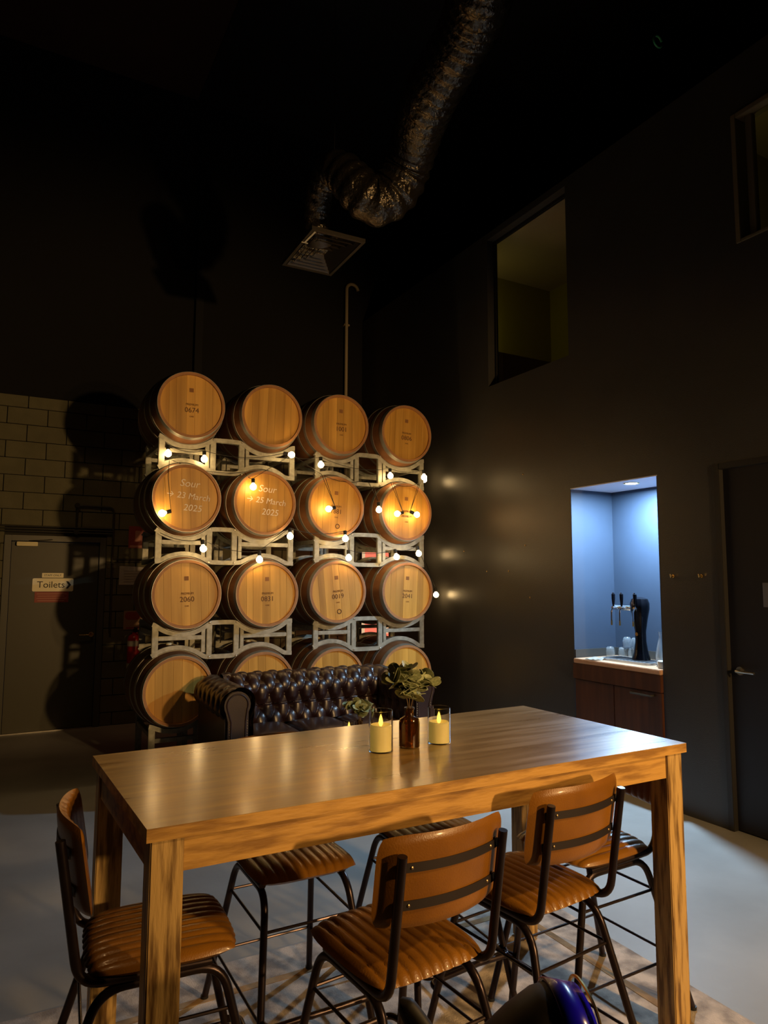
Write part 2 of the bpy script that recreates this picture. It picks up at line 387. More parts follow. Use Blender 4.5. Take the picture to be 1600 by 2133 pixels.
# right door
d = struct(bpy.data.objects.new('door_1', None)); COL.objects.link(d); d.location = (XW, 2.55, 0)
bm = B(); box(bm, 0.035, 0.075, 2.13-2.55, 2.965-2.55, 0.008, 2.348); link('door_leaf', bm, M_doorR, d)
bm = B(); box(bm, -0.008, WT, 2.965-2.55, 3.005-2.55, 0, 2.388, .003); box(bm, -0.008, WT, 2.09-2.55, 2.13-2.55, 0, 2.388, .003); box(bm, -0.008, WT, 2.13-2.55, 2.965-2.55, 2.348, 2.388, .003)
link('door_frame', bm, M_frameR, d)
def lever(parent, x, y, z, nx, ny, m):
    """handle with rosette; face normal (nx,ny) and lever direction perpendicular"""
    bm = B()
    N = Vector((nx[0], nx[1], 0)); L = Vector((ny[0], ny[1], 0)); p = Vector((x, y, z))
    tube(bm, [p, p+N*0.010], 0.027, 18); tube(bm, [p+N*0.008, p+N*0.05], 0.010, 10)
    tube(bm, fillet([p+N*0.045, p+N*0.052+L*0.02, p+N*0.052+L*0.125], 0.02), 0.009, 10)
    return link('door_handle', bm, m, parent, True)
lever(d, 0.035, 2.90-2.55, 1.02, (-1, 0), (0, -1), M_steel)
bm = B(); box(bm, 0.033, 0.0349, 2.50-2.55, 2.722-2.55, 1.437, 1.59)
link('paper_notice', bm, M_paperdark, d)
# back wall: block lower part, cladding above
bm = B(); box(bm, -4, 0.0, YB+.03, YB+.2, 0, 3.57); box(bm, 0.0, 1.0, YB+.03, YB+.2, 2.06, 3.57); box(bm, 1.0, 6.2, YB+.03, YB+.2, 0, 3.57)
WB = struct(link('wall_back', bm, M_mortar))
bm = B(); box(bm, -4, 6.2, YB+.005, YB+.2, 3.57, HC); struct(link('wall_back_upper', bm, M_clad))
bm = B(); box(bm, 1.90, 1.99, YB-.07, YB+.005, 3.6, HC); struct(link('trim_1', bm, M_black))
# blocks
def block_mesh(w, h):
    bm = B(); box(bm, 0.004, w-0.004, 0, 0.05, 0.004, h-0.004, 0.003); return bm
CH = 0.183; cache = {}
def put_block(x0, x1, z, h):
    if x1-x0 < 0.03: return
    k = (round(x1-x0, 3), round(h, 3))
    if k not in cache:
        cache[k] = link('block', block_mesh(x1-x0, h), M_block, WB); o = cache[k]
    else: o = again(cache[k], WB)
    o.location = (x0, YB-0.012+random.uniform(0, .003), z)
zr = 0.0; row = 0
rows = [(0.0, 0.141)] + [(0.141+CH*k, CH) for k in range(18)] + [(0.141+CH*18, 3.57-0.141-CH*18)]
for r_i, (z, h) in enumerate(rows):
    off = -0.04 if (r_i % 2 == 0) else 0.155
    x = off - 0.39*3
    while x < XW:
        a, b2 = max(x, -0.9), min(x+0.39, XW)
        hid = (a > 1.6 and b2 < 4.3 and 99 < 0)
        if b2 > a and not hid:
            if z+h > 0.01 and z < 2.06 and b2 > 0.0 and a < 1.0:
                if a < 0.0: put_block(a, 0.0, z, h)
                if b2 > 1.0: put_block(1.0, b2, z, h)
            else: put_block(a, b2, z, h)
        x += 0.39
# toilet door
d2 = struct(bpy.data.objects.new('door_2', None)); COL.objects.link(d2); d2.location = (0.5, YB, 0)
bm = B()
for a in ((-0.5, -0.435, 0, 2.06), (0.435, 0.5, 0, 2.06), (-0.435, 0.435, 2.0, 2.06)): box(bm, a[0], a[1], -0.035, 0.10, a[2], a[3], .004)
link('door_frame', bm, M_frameL, d2)
bm = B(); box(bm, -0.43, 0.43, 0.0, 0.045, 0.012, 1.992, .003); link('door_leaf', bm, M_doorL, d2)
bm = B(); box(bm, -0.6, 0.43, -0.05, 0.02, 0.0, 0.012, .002); link('threshold_strip', bm, M_steel, d2)
lever(d2, 0.385, 0.0, 0.995, (0, -1), (-1, 0), M_brass)
# signs on the door (each a thing)
def ypan(bm, x0, x1, z0, z1, y, t, r=0.008):
    prism(bm, rrect(x1-x0, z1-z0, r, 4, (x0+x1)/2, (z0+z1)/2), 1, y-t, y); return bm
sg = thing('sign', 'pale yellow Toilets sign with black arrow on the olive door', 'sign', (0.483, YB, 1.535))
bm = B(); ypan(bm, -0.2, 0.2, -0.07, 0.07, -0.0005, 0.006, 0.015); link('sign_plate', bm, M_white, sg)
text('lettering', 'Toilets', 0.098, M_ink, faceMinusY(-0.02, -0.0075, 0.0), sg)
bm = B(); prism(bm, [(0.125, 0.040), (0.148, 0.040), (0.178, 0.0), (0.148, -0.040), (0.125, -0.040), (0.152, 0.0)], 1, -0.0085, -0.0066); link('arrow', bm, M_ink, sg)
sg = thing('sign', 'small pale STAFF ONLY plate above the Toilets sign', 'sign', (0.477, YB, 1.637))
bm = B(); ypan(bm, -0.105, 0.105, -0.025, 0.025, -0.0005, 0.004, 0.005); link('sign_plate', bm, M_white, sg)
text('lettering', 'STAFF ONLY', 0.03, M_ink, faceMinusY(0.0, -0.0055, 0.0), sg)
sg = thing('sign', 'dull red notice with pale lines below the Toilets sign', 'sign', (0.475, YB, 1.405))
bm = B(); ypan(bm, -0.165, 0.165, -0.057, 0.057, -0.0005, 0.004, 0.004); link('sign_plate', bm, M_red, sg)
bm = B()
for k in range(4): box(bm, -0.145+0.01*(k % 2), 0.145-0.02*(k % 2), -0.006, -0.0046, 0.034-k*0.024-0.004, 0.034-k*0.024+0.004)
link('printed_lines', bm, M_redlight, sg)
cl = thing('door_closer', 'bright metal door closer box at top of the olive toilet door', 'door closer', (0.215, YB, 1.968))
bm = B(); box(bm, -0.10, 0.10, -0.055, -0.001, -0.022, 0.022, .004); link('closer_body', bm, mat('closer_cover', (0.75, 0.66, 0.36), 0.4), cl)
bm = B(); tube(bm, [(0.0, -0.035, 0.02), (0.02, -0.04, 0.034), (0.17, -0.05, 0.043), (0.24, -0.03, 0.052)], 0.006, 8); link('arm', bm, M_pipedark, cl)
# conduits above the door
cd = thing('conduit', 'three dark conduits running level above the olive door frame', 'pipe', (0.5, YB, 2.12))
for k in range(3):
    bm = B(); tube(bm, [(-1.4, -0.03, 0.012+k*0.028-0.03), (0.56, -0.03, 0.012+k*0.028-0.03)], 0.010, 8); link('pipe', bm, M_pipedark, cd, True)
bm = B(); tube(bm, [(0.185, -0.075, -0.01), (0.185, -0.012, -0.01)], 0.028, 16); link('junction_box', bm, M_pipedark, cd, True)
cd = thing('conduit', 'dark conduit rising from junction above the olive door and turning down beside it', 'pipe', (0.685, YB, 2.14))
bm = B(); tube(bm, fillet([(0, -0.03, 0.02), (0, -0.03, 0.265), (0.38, -0.03, 0.258), (0.385, -0.03, -1.14)], 0.06), 0.011, 8); link('pipe', bm, M_pipedark, cd, True)
bm = B(); tube(bm, [(0, -0.055, 0.265), (0, -0.012, 0.265)], 0.026, 14); link('junction_box', bm, M_pipedark, cd, True)
cd = thing('conduit', 'dark conduit level on the block wall right of the toilet door', 'pipe', (1.1, YB, 1.76))
bm = B(); tube(bm, [(-0.02, -0.03, 0.06), (0.95, -0.03, 0.06)], 0.012, 8); link('pipe', bm, M_pipedark, cd, True)
# red signs and extinguisher
sg = thing('sign', 'red fire equipment sign high on block wall beside the racks', 'sign', (1.335, YB-.013, 2.075))
bm = B(); ypan(bm, -0.10, 0.10, -0.125, 0.125, 0, 0.004, 0.004); link('sign_plate', bm, M_red, sg)
bm = B(); ypan(bm, -0.03, 0.03, -0.05, 0.075, -0.0045, 0.001, 0.012); box(bm, -0.085, 0.085, -0.006, -0.0046, -0.115, -0.092); link('pictogram', bm, M_redlight, sg)
sg = thing('sign', 'red and tan extinguisher sign just above the fire extinguisher', 'sign', (1.315, YB-.013, 1.14))
bm = B(); ypan(bm, -0.10, 0.10, -0.105, 0.105, 0, 0.004, 0.004); link('sign_plate', bm, mat('tan_sign', (0.34, 0.20, 0.11), 0.6), sg)
bm = B(); ypan(bm, -0.085, 0.085, 0.005, 0.092, -0.0045, 0.001, 0.035); box(bm, -0.07, 0.07, -0.006, -0.0046, -0.095, -0.078); link('printed_panel', bm, M_red, sg)
pp = thing('paper_sheet', 'white paper notice taped to block wall beside the racks', 'paper', (1.31, YB-.013, 1.64))
bm = B(); grid(bm, lambda u, v: (-0.16+0.34*u, -0.002-0.02*(v**4)*u, -0.105+0.21*v-0.02*u*u*v), 8, 6); link('sheet', bm, M_paper, pp)
bm = B()
for k in range(5): box(bm, -0.11, 0.08, -0.0075, -0.0065, 0.05-0.03*k, 0.054-0.03*k)
link('printed_lines', bm, mat('faint_print', (0.30, 0.27, 0.22), 0.8), pp)
ex = thing('fire_extinguisher', 'red fire extinguisher with pale labels hung on the block wall', 'fire extinguisher', (1.33, YB-.10, 0.60))
bm = B(); lathe(bm, [(0.070, 0), (0.078, 0.012), (0.078, 0.33), (0.066, 0.37), (0.030, 0.395), (0.028, 0.41)], 28); link('cylinder', bm, M_redext, ex, True)
bm = B(); lathe(bm, [(0.0795, 0.26), (0.0795, 0.32)], 28, cap0=False, cap1=False); link('label_band', bm, M_paper, ex, True)
bm = B(); lathe(bm, [(0.0795, 0.02), (0.0795, 0.075)], 28, cap0=False, cap1=False); link('label_band', bm, M_paper, ex, True)
bm = B(); box(bm, -0.02, 0.02, -0.03, 0.02, 0.41, 0.45, .004); box(bm, -0.012, 0.012, -0.10, 0.02, 0.455, 0.468, .003); box(bm, -0.012, 0.012, -0.085, 0.02, 0.425, 0.436, .003); link('valve_handle', bm, M_pipedark, ex)
bm = B(); tube(bm, fillet([(0.02, -0.01, 0.43), (0.10, -0.02, 0.41), (0.10, -0.02, 0.10)], 0.05), 0.010, 8); link('hose', bm, M_cable, ex, True)
bm = B(); box(bm, -0.03, 0.03, 0.078, 0.087, 0.1, 0.4, .002); link('wall_bracket', bm, M_pipedark, ex)
# backlit panel on right wall behind the racks
pk = thing('backlit_panel', 'glowing salmon pink panel with cream edges behind the barrel racks', 'sign', (XW-.03, 7.84, 1.45))
bm = B(); box(bm, -0.002, 0.028, -0.36, 0.36, -0.62, 0.60, .004); link('casing', bm, M_doorR, pk)
bm = B(); box(bm, -0.006, -0.003, -0.36, 0.27, -0.62, 0.60); link('pink_face', bm, M_pink, pk)
bm = B(); box(bm, -0.006, -0.003, 0.272, 0.36, -0.62, 0.60); link('cream_edge', bm, M_cream, pk)
bm = B(); box(bm, -0.012, -0.0065, -0.36, -0.16, -0.50, -0.36); link('cream_edge', bm, M_cream, pk)

# hook pipe on back wall
bm = B(); tube(bm, [(0, 0, -2.6), (0, 0, 1.55)]+arc((0.085, 0, 1.55), 0.085, PI, 0.12, 10, 1), 0.022, 12)
hp = thing('vent_pipe', 'thin pale pipe with hooked top rising behind the third barrel column', 'pipe', (3.93, YB-.05, 4.0))
link('pipe', bm, M_pipe, hp, True)
for z in (-0.35, 1.05):
    bm = B(); box(bm, -0.03, 0.05, 0.0, 0.055, z-.012, z+.012, .003); link('pipe_clip', bm, M_pipe, hp)
for y, z, lb in ((4.972, 2.582, 'highest of the tiny screw heads on the black wall'), (5.202, 1.685, 'tiny screw head, right one of the level pair on the black wall'), (5.537, 1.688, 'tiny screw head, left one of the level pair on the black wall'), (4.955, 1.92, 'tiny screw head on the black wall, second highest near the niche'), (4.901, 1.444, 'lowest of the tiny screw heads on the black wall'), (5.925, 1.901, 'tiny screw head on the black wall nearest the barrels')):
    bm = B(); lathe(bm, [(0.007, 0), (0.007, 0.004), (0.003, 0.006)], 10, M=Matrix.Rotation(-PI/2, 4, 'Y'))
    o = link('wall_screw', bm, M_brass, None); o.location = (XW-.0005, y, z)
    tag(o, lb, 'screw', 'screw heads left of the niche')
for y, lab in ((3.361, 'small brass wall hook nearer the tap niche'), (3.132, 'small brass wall hook nearer the dark door')):
    h = thing('wall_hook', lab, 'hook', (XW, y, 1.634), 0, 'brass hooks between niche and door')
    bm = B(); tube(bm, [(0, 0, 0), (-0.006, 0, 0)], 0.012, 14); link('back_plate', bm, M_brass, h, True)
    bm = B(); tube(bm, fillet([(-0.004, 0, -0.002), (-0.03, 0, -0.012), (-0.036, 0, 0.014)], 0.012), 0.0045, 8); link('hook', bm, M_brass, h, True)

# ------------------------------------------------------------------ duct, diffuser
du = thing('flexible_duct', 'black foil flexible duct hanging in a loop from the dark ceiling', 'duct', (2.1, 3.9, 4.8))
pts = [(2.05, 2.3, 5.35), (2.12, 2.62, 5.02), (2.19, 2.85, 4.92), (2.274, 3.078, 4.9), (2.311, 3.332, 4.86), (2.345, 3.687, 4.8), (2.46, 4.106, 4.68), (2.42, 4.25, 4.50),
       (2.30, 4.32, 4.40), (2.17, 4.36, 4.47), (2.08, 4.45, 4.62), (2.03, 4.56, 4.68), (2.02, 4.72, 4.62), (2.05, 4.86, 4.50), (2.12, 4.98, 4.40)]
def catmull(P, n):
    P = [Vector(p) for p in P]; out = []
    for i in range(len(P)-1):
        a, b, c, e = P[max(i-1, 0)], P[i], P[i+1], P[min(i+2, len(P)-1)]
        for k in range(n):
            t = k/n
            out.append(0.5*((2*b)+(c-a)*t+(2*a-5*b+4*c-e)*t*t+(3*b-a-3*c+e)*t**3))
    out.append(P[-1]); return out
cp = [p-Vector((2.1, 3.9, 4.8)) for p in catmull(pts, 16)]
rs = []
acc = 0
for i, p in enumerate(cp):
    if i: acc += (p-cp[i-1]).length
    q_ = i/len(cp); base = 0.178 if q_ < 0.62 else 0.178-0.068*min(1, (q_-0.62)/0.2)
    rs.append(base*(1+0.05*math.cos(acc*2*PI/0.085))*(1+0.03*math.sin(acc*9)))
bm = B(); tube(bm, cp, 0.1, 22, rs=rs); link('duct_hose', bm, M_duct, du, 'all')
bm = B(); tube(bm, [cp[-1], cp[-1]+Vector((0.03, 0.05, -0.05))], 0.11, 22); link('duct_collar', bm, M_diff, du, True)
bm = B(); tube(bm, [(-0.06, 0.62, 2.75), (-0.06, 0.62, -0.02)], 0.004, 6); link('hanger_wire', bm, M_cable, du)
df = thing('air_diffuser', 'square black ceiling diffuser with stepped louvres hanging at the duct end', 'vent', (2.205, 5.11, 4.30))
MD = Matrix.Rotation(-0.02, 4, 'Z')
def ringrect(bm, w1, h1, w2, h2, z1, z2):
    A = [bm.verts.new(MD @ Vector((sx*w1/2, sy*h1/2, z1))) for sx, sy in ((-1, -1), (1, -1), (1, 1), (-1, 1))]
    C = [bm.verts.new(MD @ Vector((sx*w2/2, sy*h2/2, z2))) for sx, sy in ((-1, -1), (1, -1), (1, 1), (-1, 1))]
    for i in range(4): bm.faces.new((A[i], A[(i+1) % 4], C[(i+1) % 4], C[i]))
bm = B(); ringrect(bm, 0.46, 0.70, 0.46, 0.70, 0, 0.03); ringrect(bm, 0.46, 0.70, 0.41, 0.65, 0, 0.0); ringrect(bm, 0.41, 0.65, 0.41, 0.65, 0, 0.03); link('outer_frame', bm, M_diff, df)
for k in range(5):
    bm = B(); w_, h_ = 0.395-0.07*k, 0.635-0.115*k
    ringrect(bm, w_, h_, w_-0.030, h_-0.046, 0.002, 0.030); ringrect(bm, w_-0.004, h_-0.004, w_-0.034, h_-0.050, 0.002, 0.030); link('louvre', bm, M_diff, df)
bm = B(); ringrect(bm, 0.44, 0.68, 0.20, 0.24, 0.03, 0.12)
A = [bm.verts.new((sx*.1, sy*.12, 0.12)) for sx, sy in ((-1, -1), (1, -1), (1, 1), (-1, 1))]; bm.faces.new(A)
link('plenum_box', bm, M_duct, df)
bm = B(); box(bm, -0.22, -0.205, -0.32, -0.12, -0.006, -0.003, M=Matrix.Rotation(0.03, 4, 'Z')); box(bm, -0.235, -0.18, -0.13, -0.118, -0.006, -0.003)
link('white_tie', bm, M_strap, df)
hc = thing('hanging_hook', 'small green hook hanging on a thin cord near the top of the wall', 'hook', (3.247, 2.569, 4.8))
bm = B(); tube(bm, [(0, 0, 2.75), (0, 0, 0.02)], 0.003, 6); link('cord', bm, M_cable, hc)
bm = B(); tube(bm, arc((0, 0, -0.02), 0.035, 0.3, 2*PI-0.6, 14, 1), 0.006, 8); link('hook', bm, M_green, hc, True)

# ------------------------------------------------------------------ rug
rg = thing('area_rug', 'large faded grey and beige distressed rug under the high table', 'rug', (1.1, 1.6, 0))
RX0, RX1, RY0, RY1 = -1.5, 1.37, -1.0, 1.40
bm = B(); box(bm, RX0, RX1, RY0, RY1, 0.001, 0.009, .003); link('rug_field', bm, M_rug, rg)
bm = B()
for a in ((RX0+.2, RX1-.2, RY1-.235, RY1-.2), (RX0+.2, RX1-.2, RY0+.2, RY0+.235), (RX1-.235, RX1-.2, RY0+.235, RY1-.235), (RX0+.2, RX0+.235, RY0+.235, RY1-.235)):
    box(bm, *a, 0.008, 0.0105)
link('rug_border', bm, M_rugline, rg)

# ------------------------------------------------------------------ high table
T = [Vector(v) for v in ((0.330, 1.766), (2.226, 1.753), (2.195, 2.626), (0.296, 2.568))]
tb = thing('high_table', 'long wooden high table with dark glossy top and thick pale legs', 'table', (1.26, 2.18, 0))
to = Vector((1.26, 2.18))
bm = B()
P0 = [p-to for p in T]
A = [bm.verts.new((p.x, p.y, 0.977)) for p in P0]; C = [bm.verts.new((p.x, p.y, 1.0085)) for p in P0]
bm.faces.new(A[::-1])
for i in range(4): bm.faces.new((A[i], A[(i+1) % 4], C[(i+1) % 4], C[i]))
link('tabletop_edge', bm, M_tablewood, tb)
bm = B(); A = [bm.verts.new((p.x, p.y, 1.0085)) for p in P0]; C = [bm.verts.new((p.x, p.y, 1.0095)) for p in P0]
bm.faces.new(A[::-1]); bm.faces.new(C)
for i in range(4): bm.faces.new((A[i], A[(i+1) % 4], C[(i+1) % 4], C[i]))
link('tabletop', bm, M_tabletop, tb)
LG = 0.080; ins = 0.012
cen = [P0[0]+Vector((ins+LG/2, ins+LG/2)), P0[1]+Vector((-ins-LG/2, ins+LG/2)), P0[2]+Vector((-ins-LG/2, -ins-LG/2)), P0[3]+Vector((ins+LG/2, -ins-LG/2))]
bm = B(); box(bm, -LG/2, LG/2, -LG/2, LG/2, 0.012, 0.9765, 0.003)
lg = link('leg', bm, M_legwood, tb); lg.location = (cen[0].x, cen[0].y, 0)
for c in cen[1:]: again(lg, tb, (c.x, c.y, 0))
def apron(a, b, inset):
    d_ = (b-a).normalized(); n_ = Vector((-d_.y, d_.x)); a2 = a+d_*(LG/2+.001); b2 = b-d_*(LG/2+.001)
    bm = B(); t = 0.022; o1 = -n_*(LG/2-inset)
    q = [a2+o1, b2+o1, b2+o1+n_*t, a2+o1+n_*t]
    A = [bm.verts.new((p.x, p.y, 0.893)) for p in q]; C = [bm.verts.new((p.x, p.y, 0.9765)) for p in q]
    bm.faces.new(A[::-1]); bm.faces.new(C)
    for i in range(4): bm.faces.new((A[i], A[(i+1) % 4], C[(i+1) % 4], C[i]))
    return link('apron', bm, M_tablewood, tb)
for i in range(4): apron(cen[i], cen[(i+1) % 4], 0.005)

# ------------------------------------------------------------------ stools
def seat_mesh():
    bm = B(); N = 92; K = 36; hw, hd = 0.192, 0.195
    def outline(u, v):   # square to rounded shape, u,v in -1..1
        k = 0.36
        x = u*math.sqrt(1-k*v*v/2*abs(v)**1.5*1.1); y = v*math.sqrt(1-k*u*u/2*abs(u)**1.5*1.1)
        taper = 1.0 - 0.05*(1-v)/2
        return x*hw*taper, y*hd
    def top(u, v):
        U, W = 2*u-1, 2*v-1; x, y = outline(U, W)
        e = max(0.0, (1-abs(U)**5)*(1-abs(W)**5))**0.45
        ribs = abs(math.cos(x/0.385*11.5*PI))**0.35
        s = min(1.0, 6*(1-abs(U)))
        z = 0.600 + e*(0.034 - 0.006*(U*U) ) + 0.010*(ribs-1)*s*min(1, e*1.6)
        bul = 0.004*(ribs)*(abs(W)**8)
        y += bul*(1 if W > 0 else -1)
        return (x, y, z)
    def bot(u, v):
        U, W = 2*u-1, 2*v-1; x, y = outline(U, W)
        e = max(0.0, (1-abs(U)**5)*(1-abs(W)**5))**0.5
        return (x, y, 0.600 - 0.024*e)
    grid(bm, top, N, K); grid(bm, bot, 20, 20)
    return bm
def pad_mesh():
    bm = B(); hw, zb, zt = 0.205, 0.748, 0.982
    def surf(side):
        def f(u, v):
            U, W = 2*u-1, 2*v-1
            k = 0.30
            x = hw*U*math.sqrt(1-k*W*W/2*abs(W)**4); zz = W*math.sqrt(1-k*U*U/2*abs(U)**4)
            z = (zb+zt)/2+zz*(zt-zb)/2
            e = max(0.0, (1-abs(U)**7)*(1-abs(W)**7))**0.5
            bend = -0.048*(1-U*U)
            lean = -(z-0.75)*0.16
            y = -0.192 + bend + lean
            if side > 0:
                ribs = abs(math.cos(x/0.41*11.5*PI))**0.4
                y += 0.004+e*0.024 + 0.006*(ribs-1)*min(1, e*1.5)
            else: y += 0.004-e*0.010
            return (x, y, z)
        return f
    grid(bm, surf(1), 84, 20); grid(bm, surf(-1), 24, 22)
    return bm
def make_stool(label, loc, rz):
    t = thing('bar_stool', label, 'stool', loc, rz, 'tan leather bar stools around the high table')
    link('seat', seat_mesh(), M_leatherS, t, 'all')
    bp = link('backrest', pad_mesh(), M_leather, t, 'all')
    R = 0.0125
    feet = {(-1, -1): (-0.215, -0.33), (1, -1): (0.215, -0.33), (-1, 1): (-0.21, 0.285), (1, 1): (0.21, 0.285)}
    tops = {(-1, -1): (-0.150, -0.165), (1, -1): (0.150, -0.165), (-1, 1): (-0.150, 0.15), (1, 1): (0.150, 0.15)}
    def legpt(s, z):
        a = Vector((*tops[s], 0.555)); b = Vector((*feet[s], 0.012)); k = (0.555-z)/(0.555-0.012); return a+(b-a)*k
    for sx in (-1, 1):
        # back post: straight tube, elbow, run under the seat
        bm = B(); tube(bm, fillet([(sx*0.163, -0.268, 0.942), (sx*0.163, -0.212, 0.585), (sx*0.150, 0.12, 0.570)], 0.06, 8), R, 12)
        link('back_post', bm, M_darkmetal, t, True)
        # inverted U leg pair
        for sy in (-1, 1):
            a = Vector((*tops[(sx, sy)], 0.5565))
            bm = B(); tube(bm, fillet([(sx*0.150, 0.0, 0.5565), a, Vector((*feet[(sx, sy)], 0.012))], 0.07, 8), R, 12)
            lgo = link('leg', bm, M_darkmetal, t, True)
            f = Vector((*feet[(sx, sy)], 0.0)); bm = B(); lathe(bm, [(0.015, 0), (0.015, 0.02)], 12, off=f); link('rubber_foot', bm, M_cable, lgo, True)
    def rod(a, b, r=0.005): bm = B(); tube(bm, [a, b], r, 8); return link('stretcher', bm, M_darkmetal, t, True)
    for z in (0.445,):
        rod(legpt((-1, -1), z), legpt((1, -1), z)); rod(legpt((-1, 1), z), legpt((1, 1), z))
        rod(legpt((-1, -1), z), legpt((-1, 1), z)); rod(legpt((1, -1), z), legpt((1, 1), z))
    z = 0.20
    rod(legpt((-1, -1), z), legpt((-1, 1), z)); rod(legpt((1, -1), z), legpt((1, 1), z)); rod(legpt((-1, -1), z), legpt((1, -1), z))
    a, b = legpt((-1, 1), 0.21), legpt((1, 1), 0.21)
    bm = B(); tube(bm, fillet([a, a+Vector((0.01, 0.045, 0)), b+Vector((-0.01, 0.045, 0)), b], 0.045, 6), 0.010, 10); link('footrest', bm, M_darkmetal, t, True)
    bm = B(); tube(bm, [(-0.150, -0.05, 0.570), (0.150, -0.05, 0.570)], 0.010, 8); tube(bm, [(-0.150, 0.10, 0.570), (0.150, 0.10, 0.570)], 0.010, 8); link('seat_support', bm, M_darkmetal, t, True)
    # bands behind the backrest
    for z in (0.812, 0.905):
        bm = B(); fr = []; n = 14
        for i in range(n+1):
            U = -0.80+1.60*i/n; x = 0.205*U; y = -0.192-0.048*(1-U*U)-(z-0.75)*0.16-0.0085
            fr.append((x, y))
        for k in range(n):
            (x0, y0), (x1, y1) = fr[k], fr[k+1]
            vs = [bm.verts.new(v) for v in ((x0, y0, z-.011), (x1, y1, z-.011), (x1, y1, z+.011), (x0, y0, z+.011), (x0, y0-.003, z-.011), (x1, y1-.003, z-.011), (x1, y1-.003, z+.011), (x0, y0-.003, z+.011))]
            for f in ((0, 1, 2, 3), (4, 7, 6, 5), (0, 4, 5, 1), (3, 2, 6, 7)): bm.faces.new([vs[j] for j in f])
            if k in (0, n-1):
                bm.faces.new([vs[j] for j in ((0, 3, 7, 4) if k == 0 else (1, 5, 6, 2))])
        bmesh.ops.remove_doubles(bm, verts=bm.verts[:], dist=1e-5)
        bd = link('metal_band', bm, M_band, t, True)
        for U in (-0.62, 0.62):
            x = 0.205*U; y = -0.192-0.048*(1-U*U)-(z-0.75)*0.16-0.0115
            bm = B(); lathe(bm, [(0.0045, 0), (0.004, 0.0015), (0.001, 0.003)], 10, M=Matrix.Rotation(PI/2, 4, 'X'), off=(x, y, z)); link('rivet', bm, M_stud, bd, True)
    return t
s0 = make_stool('tan leather bar stool, full back visible, tucked in at middle of the near side', (1.011, 1.774, 0), math.radians(5))
dup(s0, (1.580, 1.894, 0), math.radians(6), 'tan leather bar stool on the near side beside the right front table leg')
dup(s0, (0.440, 2.13, 0), math.radians(-94), 'tan leather bar stool turned sideways at the left end of the table')
dup(s0, (0.972, 2.465, 0), math.radians(180), 'tan leather bar stool on the far side, ribbed front edge seen under left half')
dup(s0, (1.56, 2.46, 0), math.radians(178), 'tan leather bar stool on the far side, hidden mostly behind the nearest backrest')
dup(s0, (2.005, 2.065, 0), math.radians(92), 'tan leather bar stool at the right end, seat seen behind right table leg')

# ------------------------------------------------------------------ things on the table
def led_candle(label, loc, hg, hw_):
    t = thing('led_candle', label, 'candle', loc, 0)
    R = 0.042
    bm = B(); lathe(bm, [(R, 0.0), (R, hg), (R-.002, hg), (R-.002, 0.003)], 40, cap0=True, cap1=True); link('glass_cylinder', bm, M_glass, t, True)
    bm = B(); lathe(bm, [(R-.0045, 0.0035), (R-.0045, hw_-.006), (R-.008, hw_-.002), (R-.016, hw_-.008), (0.004, hw_-.012)], 36); link('wax', bm, M_wax, t, True)
    bm = B(); lathe(bm, [(0.002, 0), (0.006, 0.006), (0.0078, 0.014), (0.006, 0.026), (0.003, 0.036), (0.0006, 0.042)], 16, off=(0, 0, hw_-.010)); link('flame', bm, M_flame, t, True)
    return t
ZT = 1.0096
led_candle('taller glass LED candle left of the amber bottle', (1.182, 2.175, ZT), 0.138, 0.092)
led_candle('glass LED candle right of the amber bottle', (1.430, 2.185, ZT), 0.126, 0.078)
def leaf_mesh():
    bm = B(); r = 0.5
    def f(u, v):
        a = 2*PI*u; rr = v*r*(1-0.10*math.cos(a))
        return (rr*math.sin(a)*0.92, rr*math.cos(a)+r, 0.07*v*v*math.sin(a)**2 + 0.05*(rr*math.cos(a))**2)
    V = grid(bm, f, 14, 3, True); bmesh.ops.remove_doubles(bm, verts=bm.verts[:], dist=1e-4)
    geom = bmesh.ops.solidify(bm, geom=bm.faces[:], thickness=0.02)
    return bm
LEAF = None
